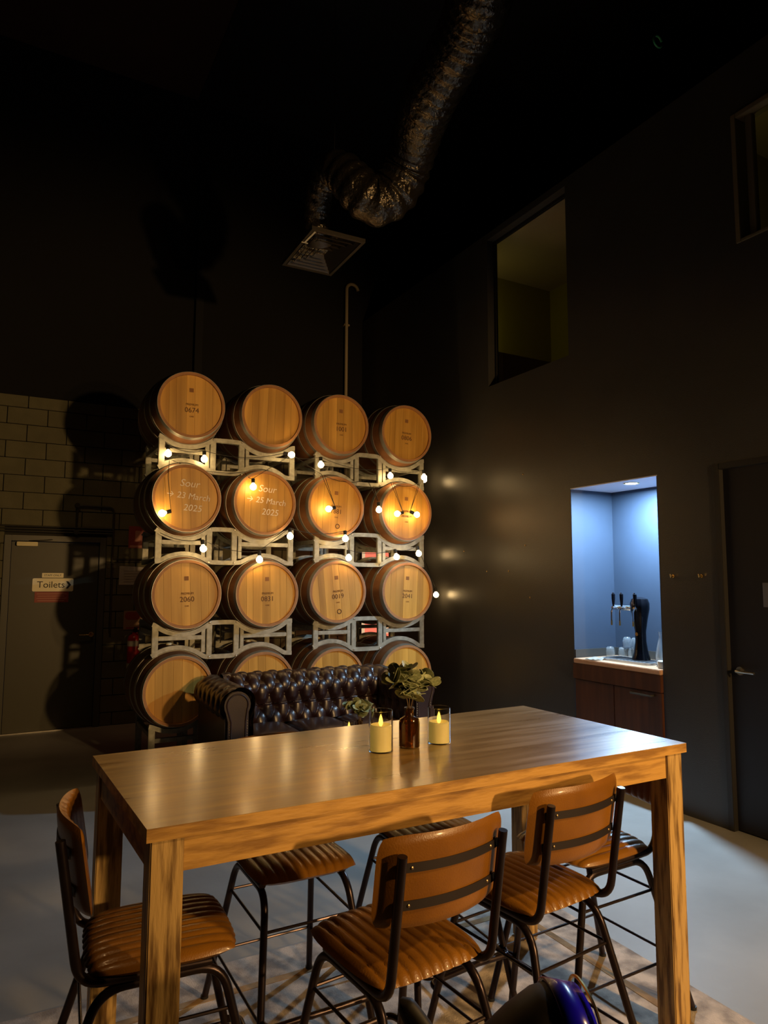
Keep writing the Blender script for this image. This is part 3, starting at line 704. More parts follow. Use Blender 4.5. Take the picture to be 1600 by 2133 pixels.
def bottle_with_leaves(root_loc, seed, scale, n_st, label_b, label_p, spread, hh):
    global LEAF
    t = thing('amber_bottle', label_b, 'bottle', root_loc, 0)
    bm = B(); s = scale
    lathe(bm, [(0.030*s, 0), (0.0365*s, 0.004*s), (0.0372*s, 0.085*s), (0.034*s, 0.098*s), (0.018*s, 0.108*s), (0.0155*s, 0.112*s), (0.0155*s, 0.130*s), (0.0185*s, 0.132*s), (0.0185*s, 0.138*s),
               (0.0125*s, 0.138*s), (0.0125*s, 0.110*s), (0.030*s, 0.096*s), (0.0335*s, 0.084*s), (0.033*s, 0.006*s), (0.002*s, 0.005*s)], 36)
    link('glass', bm, M_amber, t, True)
    p = thing('eucalyptus_sprigs', label_p, 'foliage', root_loc, 0)
    rnd = random.Random(seed)
    for k in range(n_st):
        ang = 2*PI*k/n_st+rnd.uniform(-.3, .3); sp = spread*rnd.uniform(0.4, 1.0); h = hh*rnd.uniform(0.75, 1.05)
        dx, dy = math.cos(ang)*sp, math.sin(ang)*sp*0.8
        pts_ = [(0.004*math.cos(ang), 0.004*math.sin(ang), 0.02*s), (0.006*math.cos(ang), 0.006*math.sin(ang), 0.14*s), (dx*0.45, dy*0.45, 0.14*s+h*0.55), (dx, dy, 0.14*s+h*(0.9 if k % 2 else 0.65))]
        cpn = catmull(pts_, 6)
        bm = B(); tube(bm, cpn, 0.0014, 6); link('stem', bm, M_stem, p, True)
        for j in range(8, len(cpn)):
            for q in range(2 if j > 9 else 1):
                if LEAF is None: LEAF = link('leaf', leaf_mesh(), M_leaf, p, True); o = LEAF
                else: o = again(LEAF, p)
                az = rnd.uniform(0, 2*PI); sz = rnd.uniform(0.034, 0.056)*s
                o.location = cpn[j]; o.scale = (sz,)*3
                o.rotation_euler = (rnd.uniform(-0.2, 1.3), rnd.uniform(-0.8, 0.8), az)
    return t
bottle_with_leaves((1.298, 2.175, ZT), 3, 1.0, 7, 'small amber glass bottle holding eucalyptus between the two candles', 'eucalyptus sprigs with round grey green leaves in the table bottle', 0.105, 0.155)

# ------------------------------------------------------------------ sofa
sx0, sx1 = 1.38, 3.28; syf, syb = 5.0, 5.90
so = thing('chesterfield_sofa', 'dark oxblood leather buttoned sofa with rolled arms below the barrels', 'sofa', (2.33, 5.45, 0))
ox, oy = 2.33, 5.45
def L(x, y, z): return (x-ox, y-oy, z)
def puff(u, v, p, q):
    a = u/p+v/q; b = u/p-v/q
    cr = (abs(math.sin(PI*a))*abs(math.sin(PI*b)))**0.35          # shallow diamond folds
    # nearest button (a, b both whole numbers)
    ia, ib = round(a), round(b); du = u-p*(ia+ib)/2; dv = v-q*(ia-ib)/2
    pit = math.exp(-(du*du/(0.026**2)+dv*dv/(0.036**2)))
    return 0.40*cr+0.60*(1-pit)
def roll_surface(axis_u, u0, u1, path, p, q, amp, nu, nv, voff=0):
    """path: list of 2D (depth, z) forming profile; returns bm with tufted surface"""
    P = [Vector(a) for a in path]; Ls = [0]
    for a, b in zip(P, P[1:]): Ls.append(Ls[-1]+(b-a).length)
    tot = Ls[-1]
    def at(s):
        s = max(0, min(tot, s))
        for i in range(len(P)-1):
            if s <= Ls[i+1]+1e-9:
                t = (s-Ls[i])/(Ls[i+1]-Ls[i]); pt = P[i].lerp(P[i+1], t)
                d_ = (P[i+1]-P[i]).normalized(); return pt, Vector((-d_.y, d_.x))
        return P[-1], Vector((0, 1))
    def f(u, v):
        U = u0+(u1-u0)*u; s = tot*v; pt, n = at(s)
        pt1, n1 = at(s-0.02); pt2, n2 = at(s+0.02); n = (n+n1+n2).normalized()
        h = amp*puff(U, s+voff, p, q)
        r = pt+n*h
        return axis_u(U, r.x, r.y)
    bm = B(); grid(bm, f, nu, nv); return bm, at, tot
# back profile: from seat up, bulging forward, over the roll and down behind
def back_profile(y_in, z0, zc, r, n=14):
    out = [(y_in+0.02, z0), (y_in+0.045, zc-r*0.9)]
    cy_ = y_in+0.045+r*0.55
    for i in range(n+1):
        a = math.radians(215-i*(215+25)/n) if False else math.radians(200) - i*math.radians(225)/n
        out.append((cy_+r*math.cos(a), zc+r*math.sin(a)))
    return out
bp = back_profile(5.58, 0.42, 0.685, 0.110)
PX, QZ = 0.132, 0.25
bm, at, tot = roll_surface(lambda U, a, z: L(U, a, z), 1.60, 3.06, bp, PX*1.0, QZ*1.0, 0.048, 260, 96)
link('backrest', bm, M_sofa, so, 'all')
bm = B(); lathe(bm, [(0.010, 0), (0.009, 0.004), (0.004, 0.007), (0.0005, 0.008)], 10)
btn = None; bme = bm
def add_btn(pos, nrm):
    global btn, bme
    if btn is None: btn = link('button', bme, M_sofa, so, True); o = btn
    else: o = again(btn, so)
    o.location = pos; o.rotation_euler = nrm.to_track_quat('Z', 'Y').to_euler()
for i in range(0, 60):
    for j in range(0, 8):
        # lattice points where both sines vanish: a,b integers -> u=p(a+b)/2, v=q(a-b)/2
        U = PX*i/2; s = QZ*j/2
        if (i+j) % 2 or not (1.62 < U < 3.05) or not (0.05 < s < tot-0.12): continue
        pt, n = at(s); add_btn(L(U, pt.x, pt.y), Vector((0, n.x, n.y)))
# arms: profile in X, tufted inner face and roll
for side in (-1, 1):
    xin = 1.655 if side < 0 else 3.005
    prof = []
    r = 0.118; zc = 0.680
    cxr = xin + side*(0.03+r*0.6)
    prof = [(xin, 0.42), (xin+side*0.01, zc-r*0.9)]
    for i in range(17):
        a = math.radians(200)-i*math.radians(290)/16
        prof.append((cxr-side*r*math.cos(a)*-1 if False else cxr+(-side)*(-r*math.cos(a)) if False else cxr + (r*math.cos(a) if side > 0 else -r*math.cos(a)), zc+r*math.sin(a)))
    bm, at2, tot2 = roll_surface(lambda U, a, z: L(a, U, z), 5.03, 5.80, prof, PX, QZ, 0.022 if side > 0 else -0.022, 90, 60)
    ar = link('arm', bm, M_sofa, so, 'all')
    # arm body and front panel
    bx0, bx1 = (1.455, 1.63) if side < 0 else (3.03, 3.205)
    bm = B(); box(bm, bx0-ox, bx1-ox, syf+.02-oy, 5.80-oy, 0.09, 0.62, .01); link('arm_body', bm, M_sofa, so)
    bm = B()
    pc = (bx0+bx1)/2 + side*0.008
    poly = [(bx0+.012-ox, 0.09), (bx1-.012-ox, 0.09), (bx1-.012-ox, 0.58)]
    for i in range(15):
        a = -0.55+i*(PI+1.1)/14
        poly.append((pc-ox+0.098*math.cos(a), 0.695+0.098*math.sin(a)))
    poly.append((bx0+.012-ox, 0.58))
    prism(bm, poly, 1, syf-.012-oy, syf+.022-oy); fpn = link('arm_front', bm, M_sofa, so)
    bm = B(); pl = [(pc-ox+0.078*math.cos(-0.4+i*(PI+0.8)/16), syf-.014-oy, 0.695+0.078*math.sin(-0.4+i*(PI+0.8)/16)) for i in range(17)]
    pl = [(bx1-.034-ox, syf-.014-oy, 0.11), (bx1-.034-ox, syf-.014-oy, 0.58)]+pl+[(bx0+.034-ox, syf-.014-oy, 0.58), (bx0+.034-ox, syf-.014-oy, 0.11)]
    tube(bm, pl, 0.006, 8); link('piping', bm, M_sofa, fpn, True)
    st = None
    for xx in (bx0+.022, bx1-.022):
        for k in range(26):
            if st is None:
                bm = B(); lathe(bm, [(0.005, 0), (0.004, 0.002), (0.001, 0.0035)], 8, M=Matrix.Rotation(PI/2, 4, 'X')); st = link('stud', bm, M_stud, fpn, True); o = st
            else: o = again(st, fpn)
            o.location = (xx-ox, syf-.0125-oy, 0.12+k*0.0185)
bm = B(); box(bm, 1.63-ox, 3.03-ox, 5.62-oy, 5.88-oy, 0.09, 0.70, .02); link('back_frame', bm, M_sofa, so)
bm = B(); box(bm, 1.63-ox, 3.03-ox, 5.03-oy, 5.62-oy, 0.09, 0.30, .01); link('seat_base', bm, M_sofa, so)
for k in range(3):
    cw = (3.0-1.66)/3; x0 = 1.66+cw*k
    def cf(u, v, x0=x0, top_=1):
        U, W = 2*u-1, 2*v-1; e = max(0, (1-abs(U)**6)*(1-abs(W)**6))**0.5
        return L(x0+cw/2+U*(cw/2-.003), 5.305+W*0.285, 0.375+top_*(0.075*e)+(0.012*(1-U*U)*(1-W*W) if top_ > 0 else 0))
    bm = B(); grid(bm, cf, 24, 24); grid(bm, lambda u, v, x0=x0: cf(u, v, x0, -1), 24, 24)
    bmesh.ops.remove_doubles(bm, verts=bm.verts[:], dist=1e-5); link('seat_cushion', bm, M_sofa, so, 'all')
for x, y in ((1.52, 5.08), (3.14, 5.08), (1.52, 5.72), (3.14, 5.72)):
    bm = B(); lathe(bm, [(0.022, 0), (0.034, 0.03), (0.028, 0.07), (0.034, 0.095)], 16, off=L(x, y, 0)); link('foot', bm, M_blacklacquer, so, True)

# ------------------------------------------------------------------ coffee table (mostly hidden behind the high table)
ct = thing('coffee_table', 'low dark coffee table standing in front of the buttoned sofa', 'table', (2.15, 4.25, 0))
bm = B(); box(bm, -0.35, 0.35, -0.25, 0.25, 0.47, 0.50, .004); link('tabletop', bm, M_tabletop, ct)
bm = B(); box(bm, -0.025, 0.025, -0.025, 0.025, 0, 0.47, .003); l1 = link('leg', bm, M_legwood, ct); l1.location = (-0.31, -0.21, 0)
for x, y in ((0.31, -0.21), (0.31, 0.21), (-0.31, 0.21)): again(l1, ct, (x, y, 0))
led_candle('LED candle on the coffee table, only its flame tip showing', (2.045, 4.20, 0.5006), 0.17, 0.138)
bottle_with_leaves((2.16, 4.27, 0.5006), 11, 1.15, 5, 'amber bottle on the coffee table hidden behind the high table', 'eucalyptus sprigs in front of the sofa cushions on the coffee table', 0.085, 0.13)

# ------------------------------------------------------------------ barrels
BL = 0.93; RH = 0.288; RB = 0.345
def brad(t): return RH+(RB-RH)*(1-t*t)
def barrel_body():
    bm = B(); seg = 28; n = 14; sub = 3
    prof = [(brad(-1+2*i/n), -BL/2+BL*i/n) for i in range(n+1)]
    rings = []
    for r, y in prof:
        ring = []
        for i in range(seg):
            for k in range(sub):
                a = 2*PI*(i+(0.03, 0.5, 0.97)[k])/seg
                rr = r*(1.0 if k == 1 else 0.9975)
                ring.append(bm.verts.new((rr*math.cos(a), y, rr*math.sin(a))))
        rings.append(ring)
    m = len(rings[0])
    for A, C in zip(rings, rings[1:]):
        for i in range(m): bm.faces.new((A[i], A[(i+1) % m], C[(i+1) % m], C[i]))
    for ring, y, s in ((rings[0], -BL/2, 1), (rings[-1], BL/2, -1)):   # chime thickness and recess
        inner = [bm.verts.new((v.co.x*(RH-.022)/RH, y, v.co.z*(RH-.022)/RH)) for v in ring]
        deep = [bm.verts.new((v.co.x, y+s*0.034, v.co.z)) for v in inner]
        for i in range(m):
            j = (i+1) % m
            f = bm.faces.new((ring[i], ring[j], inner[j], inner[i])); f.material_index = 1
            f = bm.faces.new((inner[i], inner[j], deep[j], deep[i])); f.material_index = 1
        f = bm.faces.new(deep); f.material_index = 1
    return bm
def hoop(y0, y1):
    bm = B(); t0, t1 = y0/(BL/2), y1/(BL/2); n = 72; th = 0.0022
    prof = [(brad(t0)+.0003, y0), (brad(t0)+th, y0), (brad(t1)+th, y1), (brad(t1)+.0003, y1)]
    lathe(bm, prof, n, M=Matrix.Rotation(-PI/2, 4, 'X'), cap0=False, cap1=False); return bm
def head_board(x0, x1, R):
    bm = B(); n = 8; poly = []
    for i in range(n+1):
        x = x0+(x1-x0)*i/n; poly.append((x, math.sqrt(max(0, R*R-x*x))))
    for i in range(n+1):
        x = x1+(x0-x1)*i/n; poly.append((x, -math.sqrt(max(0, R*R-x*x))))
    q = []
    for p_ in poly:
        if not q or (Vector(p_)-Vector(q[-1])).length > 1e-4: q.append(p_)
    if (Vector(q[0])-Vector(q[-1])).length < 1e-4: q.pop()
    prism(bm, q, 1, 0, 0.010); return bm
proto = {}
cols = [[1.364, 2.096, 2.795, 3.526], [1.350, 2.045, 2.748, 3.526], [1.373, 2.083, 2.776, 3.537], [1.330, 2.06, 2.765, 3.52]]
zz = [[3.102, 3.090, 3.090, 3.077], [2.290, 2.288, 2.290, 2.280], [1.475, 1.472, 1.488, 1.485], [0.675, 0.675, 0.675, 0.675]]
mark = {(0, 0): '0674', (0, 2): '1001', (0, 3): '0806', (2, 0): '2060', (2, 1): '0831', (1, 2): '1881', (1, 3): 'PREMIUM', (2, 2): '0019', (2, 3): '2041'}
rown = ['top row', 'second row', 'third row', 'bottom row']; coln = ['leftmost', 'second from left', 'second from right', 'rightmost']
extra = {(0, 0): 'stencilled 0674 on its head', (0, 1): 'plain head without any stencil', (0, 2): 'stencilled 1001 on its head', (0, 3): 'stencilled 0806 on its head',
         (1, 0): 'with white chalk writing Sour 23 March 2025', (1, 1): 'chalked Sour, a bulb over its upper left', (1, 2): 'stencilled 1881 with one bulb glowing on it', (1, 3): 'lit by two bulbs on its head',
         (2, 0): 'with wide light boards stencilled 2060', (2, 1): 'paler head stencilled 0831', (2, 2): 'with tilted boards stencilled 0019', (2, 3): 'stencilled 2041 beside the black wall',
         (3, 0): 'left of the sofa with the arm shadow on it', (3, 1): 'only its top showing above sofa back', (3, 2): 'only its top showing above sofa back', (3, 3): 'partly behind the eucalyptus leaves'}
YF = 5.95
hoops_y = [(-0.465, -0.418), (-0.315, -0.275), (-0.165, -0.130), (0.130, 0.165), (0.275, 0.315), (0.418, 0.465)]
NBD = 7
for r_ in range(4):
    for c_ in range(4):
        t = thing('wine_barrel', 'oak barrel, %s, %s, %s' % (rown[r_], coln[c_], extra[(r_, c_)]), 'barrel', (cols[r_][c_], YF+BL/2, zz[r_][c_]), 0, 'wine barrels stacked on the steel racks')
        if not proto:
            proto['body'] = link('barrel_body', barrel_body(), [M_stave, M_rimwood], t, True)
            proto['hoop'] = [link('hoop', hoop(*h), M_hoop, t, True) for h in hoops_y]
            Rb = RH-.0235; ws = [1.0, 0.8, 1.15, 0.95, 1.2, 0.85, 1.05]; tot_ = sum(ws); xs = [-Rb]
            for w_ in ws: xs.append(xs[-1]+2*Rb*w_/tot_)
            proto['board'] = []
            for i in range(NBD):
                o = link('head_board', head_board(xs[i]+.0007, xs[i+1]-.0007, Rb), M_head, t); proto['board'].append(o)
            bm = B(); lathe(bm, [(0.026, 0), (0.028, 0.012), (0.022, 0.02)], 16, off=(0, 0.0, RB-.003)); proto['bung'] = link('bung', bm, M_white, t, True)
            parts = [proto['body'], *proto['hoop'], *proto['board'], proto['bung']]
            bs = proto['board']
        else:
            again(proto['body'], t)
            for h in proto['hoop']: again(h, t)
            bs = [again(b_, t) for b_ in proto['board']]
            again(proto['bung'], t)
        tilt = random.uniform(-0.05, 0.05) if (r_, c_) != (2, 2) else -0.10
        for i, b_ in enumerate(bs):
            b_.location = (0, -BL/2+0.022-random.uniform(0, .0012), 0); b_.rotation_euler = (0, tilt, 0)
        fy = -BL/2+0.0195
        if (r_, c_) in ((1, 0), (1, 1)):
            o1 = text('chalk_writing', 'Sour', 0.088, M_chalk, faceMinusY(0.02, fy, 0.125, 0.06), t, shear=0.2)
            text('chalk_writing', '\u2192 2%s March' % ('3' if c_ == 0 else '5'), 0.075, M_chalk, faceMinusY(0.01, fy, 0.018, 0.08), t, shear=0.15)
            text('chalk_writing', '2025', 0.08, M_chalk, faceMinusY(0.05, fy, -0.085, 0.06), t, shear=0.15)
        if (r_, c_) in mark:
            s_ = mark[(r_, c_)]
            text('stencil_mark', s_, 0.062 if s_.isdigit() else 0.03, M_stencil, faceMinusY(0.005, fy, -0.045, tilt), t)
            text('stencil_mark', 'PREMIUM', 0.026, M_stencil, faceMinusY(0.005, fy, 0.005, tilt), t)
            text('stencil_mark', 'OAK', 0.018, M_stencil, faceMinusY(0.005, fy, -0.10, tilt), t)
            bm = B(); box(bm, -0.018, 0.018, fy-.0006, fy+.001, 0.115, 0.150, M=Matrix.Rotation(tilt, 4, 'Y')); link('stencil_mark', bm, mat('faded_stencil', (0.30, 0.13, 0.04), 0.8), t)
        if (r_, c_) in ((2, 2), (1, 2)):
            bm = B(); tube(bm, arc((0.02, fy, -0.185), 0.02, 0, 2*PI, 20, 1)[:-1], 0.004, 6, closed=True); link('stencil_mark', bm, M_stencil, t)

# ------------------------------------------------------------------ racks
def sweep_bar(bm, path, y0, y1, th=0.042):
    """bar following (x,z) path, thickness th perpendicular, depth y0..y1"""
    P = [Vector(p) for p in path]; up_, lo_ = [], []
    for i, p in enumerate(P):
        a = P[max(i-1, 0)]; b = P[min(i+1, len(P)-1)]; d_ = (b-a).normalized(); n = Vector((-d_.y, d_.x))
        if n.y < 0: n = -n
        up_.append(p+n*th/2); lo_.append(p-n*th/2)
    k = len(P); R = []
    for i in range(k):
        R.append([bm.verts.new((q.x, yy_, q.y)) for q, yy_ in ((up_[i], y0), (up_[i], y1), (lo_[i], y1), (lo_[i], y0))])
    for A, C in zip(R, R[1:]):
        for j in range(4): bm.faces.new((A[j], A[(j+1) % 4], C[(j+1) % 4], C[j]))
    bm.faces.new(R[0][::-1]); bm.faces.new(R[-1]); return bm
def wave(x0, x1, zend, cs, sgn, Rr=0.3445, n=96):
    """cs: (x, z) barrel centres; beam dips under (sgn -1) or arches over (sgn +1) each barrel"""
    out = []
    for i in range(n+1):
        x = x0+(x1-x0)*i/n; e = 0.0
        for c, cz in cs:
            dx = x-c
            if abs(dx) < Rr:
                zc_ = cz+sgn*math.sqrt(Rr*Rr-dx*dx); k = (zc_-zend)*sgn
                e = max(e, (k+math.sqrt(k*k+0.0003))/2)
        out.append((x, zend+sgn*e))
    return out
def rack(name_label, x0, x1, ztop, cx_up, cx_dn, floor_, up_z, dn_z):
    H = 0.335; t = thing('barrel_rack', name_label, 'rack', ((x0+x1)/2, 6.415, 0), 0, 'galvanised barrel racks')
    X0 = (x0+x1)/2
    zt = ztop-0.02; zb = ztop-H+0.02 if not floor_ else None
    T = 0.038
    c1, c2 = [c-X0 for c in cx_up]; a0, a1 = x0-X0, x1-X0
    for fy in (-0.325, 0.285):
        y0, y1 = fy, fy+0.04
        bm = B(); sweep_bar(bm, wave(a0, a1, zt, [(c-X0, z_) for c, z_ in zip(cx_up, up_z)], -1), y0, y1, T); link('top_beam', bm, M_galv, t, True)
        if not floor_:
            bm = B(); sweep_bar(bm, wave(a0, a1, zb, [(c-X0, z_) for c, z_ in zip(cx_dn, dn_z)], 1), y0, y1, T); link('bottom_beam', bm, M_galv, t, True)
        lo = (zb+T/2-.002) if not floor_ else 0.0
        hi = zt-T/2+.002
        m1, m2 = c1+0.235, c2-0.235
        for px_, wd in ((a0+.026, 0.052), (m1, 0.048), (m2, 0.048), (a1-.026, 0.052)):
            bm = B(); box(bm, px_-wd/2, px_+wd/2, y0+.002, y1-.002, lo, hi, .004); link('post', bm, M_galv, t)
        for px_ in (m1-.052, m2+.052):
            bm = B(); box(bm, px_-.017, px_+.017, y0+.006, y1-.006, lo+.022 if not floor_ else 0.02, hi-.012, .003); link('post', bm, M_galv, t)
        for q0, q1 in ((a0+.052, m1-.035), (m2+.035, a1-.052)):
            bm = B(); zs_ = zt-0.125; box(bm, q0, q1, y0+.004, y1-.004, zs_-.018, zs_+.018, .003); link('strut', bm, M_galv, t)
        for px_ in (m1, m2):
            for zz_ in ((zt, zb) if not floor_ else (zt,)):
                bm = B(); lathe(bm, [(0.011, 0), (0.011, 0.004), (0.006, 0.006)], 6, M=Matrix.Rotation(PI/2, 4, 'X'), off=(px_, y0-.0002, zz_)); link('bolt', bm, M_hoop, t)
    for px_ in (a0+.026, a1-.026):
        bm = B(); box(bm, px_-.02, px_+.02, -0.285, 0.285, zt-.10, zt-.06, .003); link('side_bar', bm, M_galv, t)
    if not floor_:
        for px_ in (c1+0.235, c2-0.235):
            bm = B(); box(bm, px_-.018, px_+.018, -0.285, 0.285, zb-.017, zb+.017, .003); link('side_bar', bm, M_galv, t)
        bm = B(); tube(bm, [(c1+.235, -0.285, zb+.02), (c2-.235, 0.285, zt-.03)], 0.012, 8); link('cross_brace', bm, M_galv, t, True)
    return t
lv = ['between top and second row', 'between second and third row', 'between third and bottom row', 'standing on the floor under the bottom row']
for i, zt_ in enumerate((2.862, 2.062, 1.245, 0.405)):
    fl = i == 3
    dn = cols[i+1] if i < 3 else cols[3]
    rack('galvanised two-barrel rack %s, left stack' % lv[i], 1.125, 2.372, zt_+(0.0), cols[i][:2], dn[:2], fl, zz[i][:2], zz[min(i+1, 3)][:2])
    rack('galvanised two-barrel rack %s, right stack' % lv[i], 2.585, 3.812, zt_+(0.0), cols[i][2:], dn[2:], fl, zz[i][2:], zz[min(i+1, 3)][2:])

# ------------------------------------------------------------------ festoon strings
def festoon(label, bulbs, path):
    t = thing('festoon_lights', label, 'string lights', (2.4, 5.9, 2.0), 0, 'festoon strings on the barrel racks')
    O = Vector((2.4, 5.9, 2.0))
    cp_ = []
    P = [Vector(p)-O for p in path]
    for a, b in zip(P, P[1:]):
        n = 10; sag = 0.015+0.05*(b-a).length if abs(a.z-b.z) < 0.15 else 0.0
        for i in range(n): u = i/n; cp_.append(a.lerp(b, u)-Vector((0, 0, sag*4*u*(1-u))))
    cp_.append(P[-1])
    bm = B(); tube(bm, cp_, 0.0026, 6); link('cable', bm, M_cable, t, True)
    for (x, y, z, dx, dz, dy) in bulbs:
        p = Vector((x, y, z))-O; d_ = Vector((dx, dy, dz)).normalized()
        global BULB, SOCK
        q = d_.to_track_quat('Z', 'Y').to_euler()
        if BULB is None:
            bm = B(); lathe(bm, [(0.011, -0.036), (0.013, -0.028)]+[(0.029*math.sin(a), -0.029*math.cos(a)) for a in [math.radians(k) for k in range(35, 180, 16)]], 18); BULB = link('bulb', bm, M_bulb, t, True)
            bm = B(); lathe(bm, [(0.009, -0.078), (0.017, -0.074), (0.017, -0.036), (0.013, -0.034)], 14); SOCK = link('socket', bm, M_cable, t, True)
            b1, s1 = BULB, SOCK
        else: b1 = again(BULB, t); s1 = again(SOCK, t)
        for o in (b1, s1): o.location = p; o.rotation_euler = q
BULB = SOCK = None
YL = 5.885
dn = lambda x, z, dx=0, dz=-1, dy=-0.15, y=YL: (x, y, z, dx, dz, dy)
b1 = [dn(1.193, 2.671, y=6.03), dn(1.504, 2.65, y=6.03), dn(2.262, 2.735, .9, -.1), dn(2.553, 2.666), dn(3.36, 2.638, y=6.0), dn(3.685, 2.633)]
b2 = [dn(3.60, 2.25, .9, -.35), dn(3.373, 2.248, -.95, -.2), dn(3.169, 2.276), dn(2.636, 2.257, -.95, -.25), dn(1.906, 2.415), dn(1.132, 2.143, -1, -.3)]
b3 = [dn(1.481, 1.858, .1, -1), dn(1.977, 1.773), dn(2.26, 1.989), dn(2.812, 1.985), dn(2.848, 1.805, 0, -1), dn(3.368, 1.824, .2, -1), dn(3.621, 1.862, .2, -1), dn(4.10, 1.442, .1, -1, 0, 6.31), dn(4.02, 1.885, .1, -1, 0, 6.50), dn(4.035, 2.70, .1, -1, 0, 6.44)]  # last two bulbs are added, mostly hidden, to make bright spots on the wall
def ends(bs): return [(b[0]-b[3]*.078/math.sqrt(b[3]**2+b[4]**2+b[5]**2), b[1]-b[5]*.078, b[2]-b[4]*.078/math.sqrt(b[3]**2+b[4]**2+b[5]**2)) for b in bs]
festoon('festoon string of warm bulbs along the upper racks', b1, ends(b1))
festoon('festoon string of warm bulbs draped over the second row barrel heads', b2, [(3.66, 5.90, 2.60), ends(b2)[0], (3.63, 5.905, 2.57), (3.34, 5.905, 2.55), ends(b2)[1], (3.31, 5.905, 2.56), (3.17, 6.0, 2.52), ends(b2)[2], (3.1, 6.0, 2.58), (2.60, 5.905, 2.57), ends(b2)[3], (2.57, 5.905, 2.58), (2.27, 5.9, 2.74), ends(b2)[4], (1.86, 6.0, 2.56), (1.20, 6.0, 2.62), (1.175, 5.905, 2.45), ends(b2)[5]])
festoon('festoon string of warm bulbs along racks above the third row, ending at the wall', b3, [(1.15, 6.03, 1.99)]+ends(b3))

# ------------------------------------------------------------------ niche cabinet and bar kit
cb = thing('niche_cabinet', 'reddish brown wooden cabinet with pale counter built into the niche', 'cabinet', (XW, 3.92, 0))
bm = B(); box(bm, 0.02, 0.47, -0.438, 0.438, 0.0, 0.925, .002); link('body', bm, M_cabwood, cb)
bm = B(); box(bm, -0.03, 0.478, -0.438, 0.425, 0.926, 0.963, .005); link('counter', bm, M_counter, cb)
bm = B(); box(bm, -0.028, 0.02, -0.438, 0.436, 0.80, 0.924, .003); link('top_rail', bm, M_cabwood, cb)
for a, b2 in ((-0.395, 0.02), (0.024, 0.436)):
    bm = B(); box(bm, -0.005, 0.018, a, b2, 0.06, 0.795, .003); dr = link('cabinet_door', bm, M_cabwood, cb)
    if a < 0:
        bm = B(); tube(bm, fillet([(-0.006, -0.36, 0.77), (-0.045, -0.36, 0.77), (-0.045, -0.17, 0.77), (-0.006, -0.17, 0.77)], 0.015), 0.008, 8); link('handle', bm, M_pipedark, dr, True)
bm = B(); box(bm, -0.02, 0.018, -0.438, -0.40, 0.0, 0.795, .003); link('side_stile', bm, M_cabwood, cb)
ZC = 0.9636
o = B(); grid(o, lambda u, v: (-0.05+0.10*u, -0.06+0.12*v, 0.006+0.012*math.sin(7*u+3*v)*u+0.004*math.sin(11*v)), 10, 10); bmesh.ops.solidify(o, geom=o.faces[:], thickness=0.003)
o = link('folded_cloth', o, M_paper, None, True); o.location = (4.225, 4.17, ZC+.002); tag(o, 'crumpled white cloth on the front edge of the niche counter', 'cloth')
tr = thing('drip_tray', 'flat grey steel drip tray under the beer tower', 'tray', (4.40, 3.93, ZC))
bm = B(); prism(bm, rrect(0.24, 0.50, 0.05, 5), 2, 0.0, 0.018); link('tray_body', bm, M_tray, tr)
bm = B()
for k in range(12): box(bm, -0.09, 0.09, -0.21+k*0.036, -0.21+k*0.036+0.014, 0.018, 0.020)
link('grille', bm, M_darkmetal, tr)
bt = thing('beer_tower', 'glossy black curved beer tower with row of chrome taps', 'beer tap', (4.44, 3.88, ZC+.0185))
bm = B(); lathe(bm, [(0.068, 0), (0.068, 0.015), (0.056, 0.05), (0.042, 0.14), (0.042, 0.22), (0.058, 0.32), (0.074, 0.40), (0.074, 0.44), (0.062, 0.475), (0.02, 0.49)], 30); link('column', bm, M_blacklacquer, bt, True)
bm = B(); tube(bm, [(-0.02, 0, 0.40), (-0.02, 0.24, 0.40)], 0.022, 14); link('tap_rail', bm, M_chrome, bt, True)
for y in (-0.02, 0.115, 0.20):
    bm = B(); tube(bm, [(-0.02, y, 0.40), (-0.09, y, 0.40)], 0.012, 10); tube(bm, fillet([(-0.075, y, 0.41), (-0.10, y, 0.38), (-0.10, y, 0.30)], 0.02), 0.008, 8); tp = link('tap', bm, M_chrome, bt, True)
    bm = B(); lathe(bm, [(0.006, 0), (0.010, 0.02), (0.014, 0.06), (0.015, 0.10), (0.009, 0.105)], 14, off=(-0.075, y, 0.41)); link('tap_handle', bm, M_blacklacquer, tp, True)
    bm = B(); lathe(bm, [(0.012, 0.0), (0.012, 0.006)], 12, off=(-0.075, y, 0.516)); link('handle_cap', bm, M_chrome, tp, True)
    bm = B(); lathe(bm, [(0.0075, 0), (0.0075, 0.05)], 10, off=(-0.10, y, 0.262)); link('spout_tip', bm, M_brass, tp, True)
bm = B(); lathe(bm, [(0.014, 0), (0.014, 0.003)], 14, M=Matrix.Rotation(-PI/2, 4, 'Y'), off=(-0.043, 0, 0.20)); link('emblem', bm, M_brass, bt)
def tumbler(label, loc, flip=False, s=1.0, grp=None):
    bm = B(); pr = [(0.022, 0), (0.032, 0.012), (0.038, 0.045), (0.034, 0.085), (0.0325, 0.085), (0.0365, 0.045), (0.0305, 0.014), (0.002, 0.004)]
    lathe(bm, [(a*s, (b if not flip else 0.085-b)*s) for a, b in pr], 24, cap1=False)
    o = link('glass_tumbler', bm, M_glass2, None, True); o.location = loc; tag(o, label, 'glass', grp); return o
g0 = 'clear tumblers beside the beer tower'
spots = [(4.50, 4.255, ZC+.001, 'clear glass tumbler at the left end of the niche glasses'), (4.56, 4.175, ZC+.001, 'clear upturned tumbler second from the niche left wall, lower layer'), (4.585, 4.095, ZC+.001, 'clear upturned tumbler third from the niche left wall, lower layer'), (4.565, 4.01, ZC+.001, 'clear upturned tumbler nearest the beer tower, lower layer'),
         (4.57, 4.135, ZC+.087, 'clear tumbler stacked on top, left of the upper pair'), (4.575, 4.053, ZC+.087, 'clear tumbler stacked on top, right of the upper pair beside tower')]
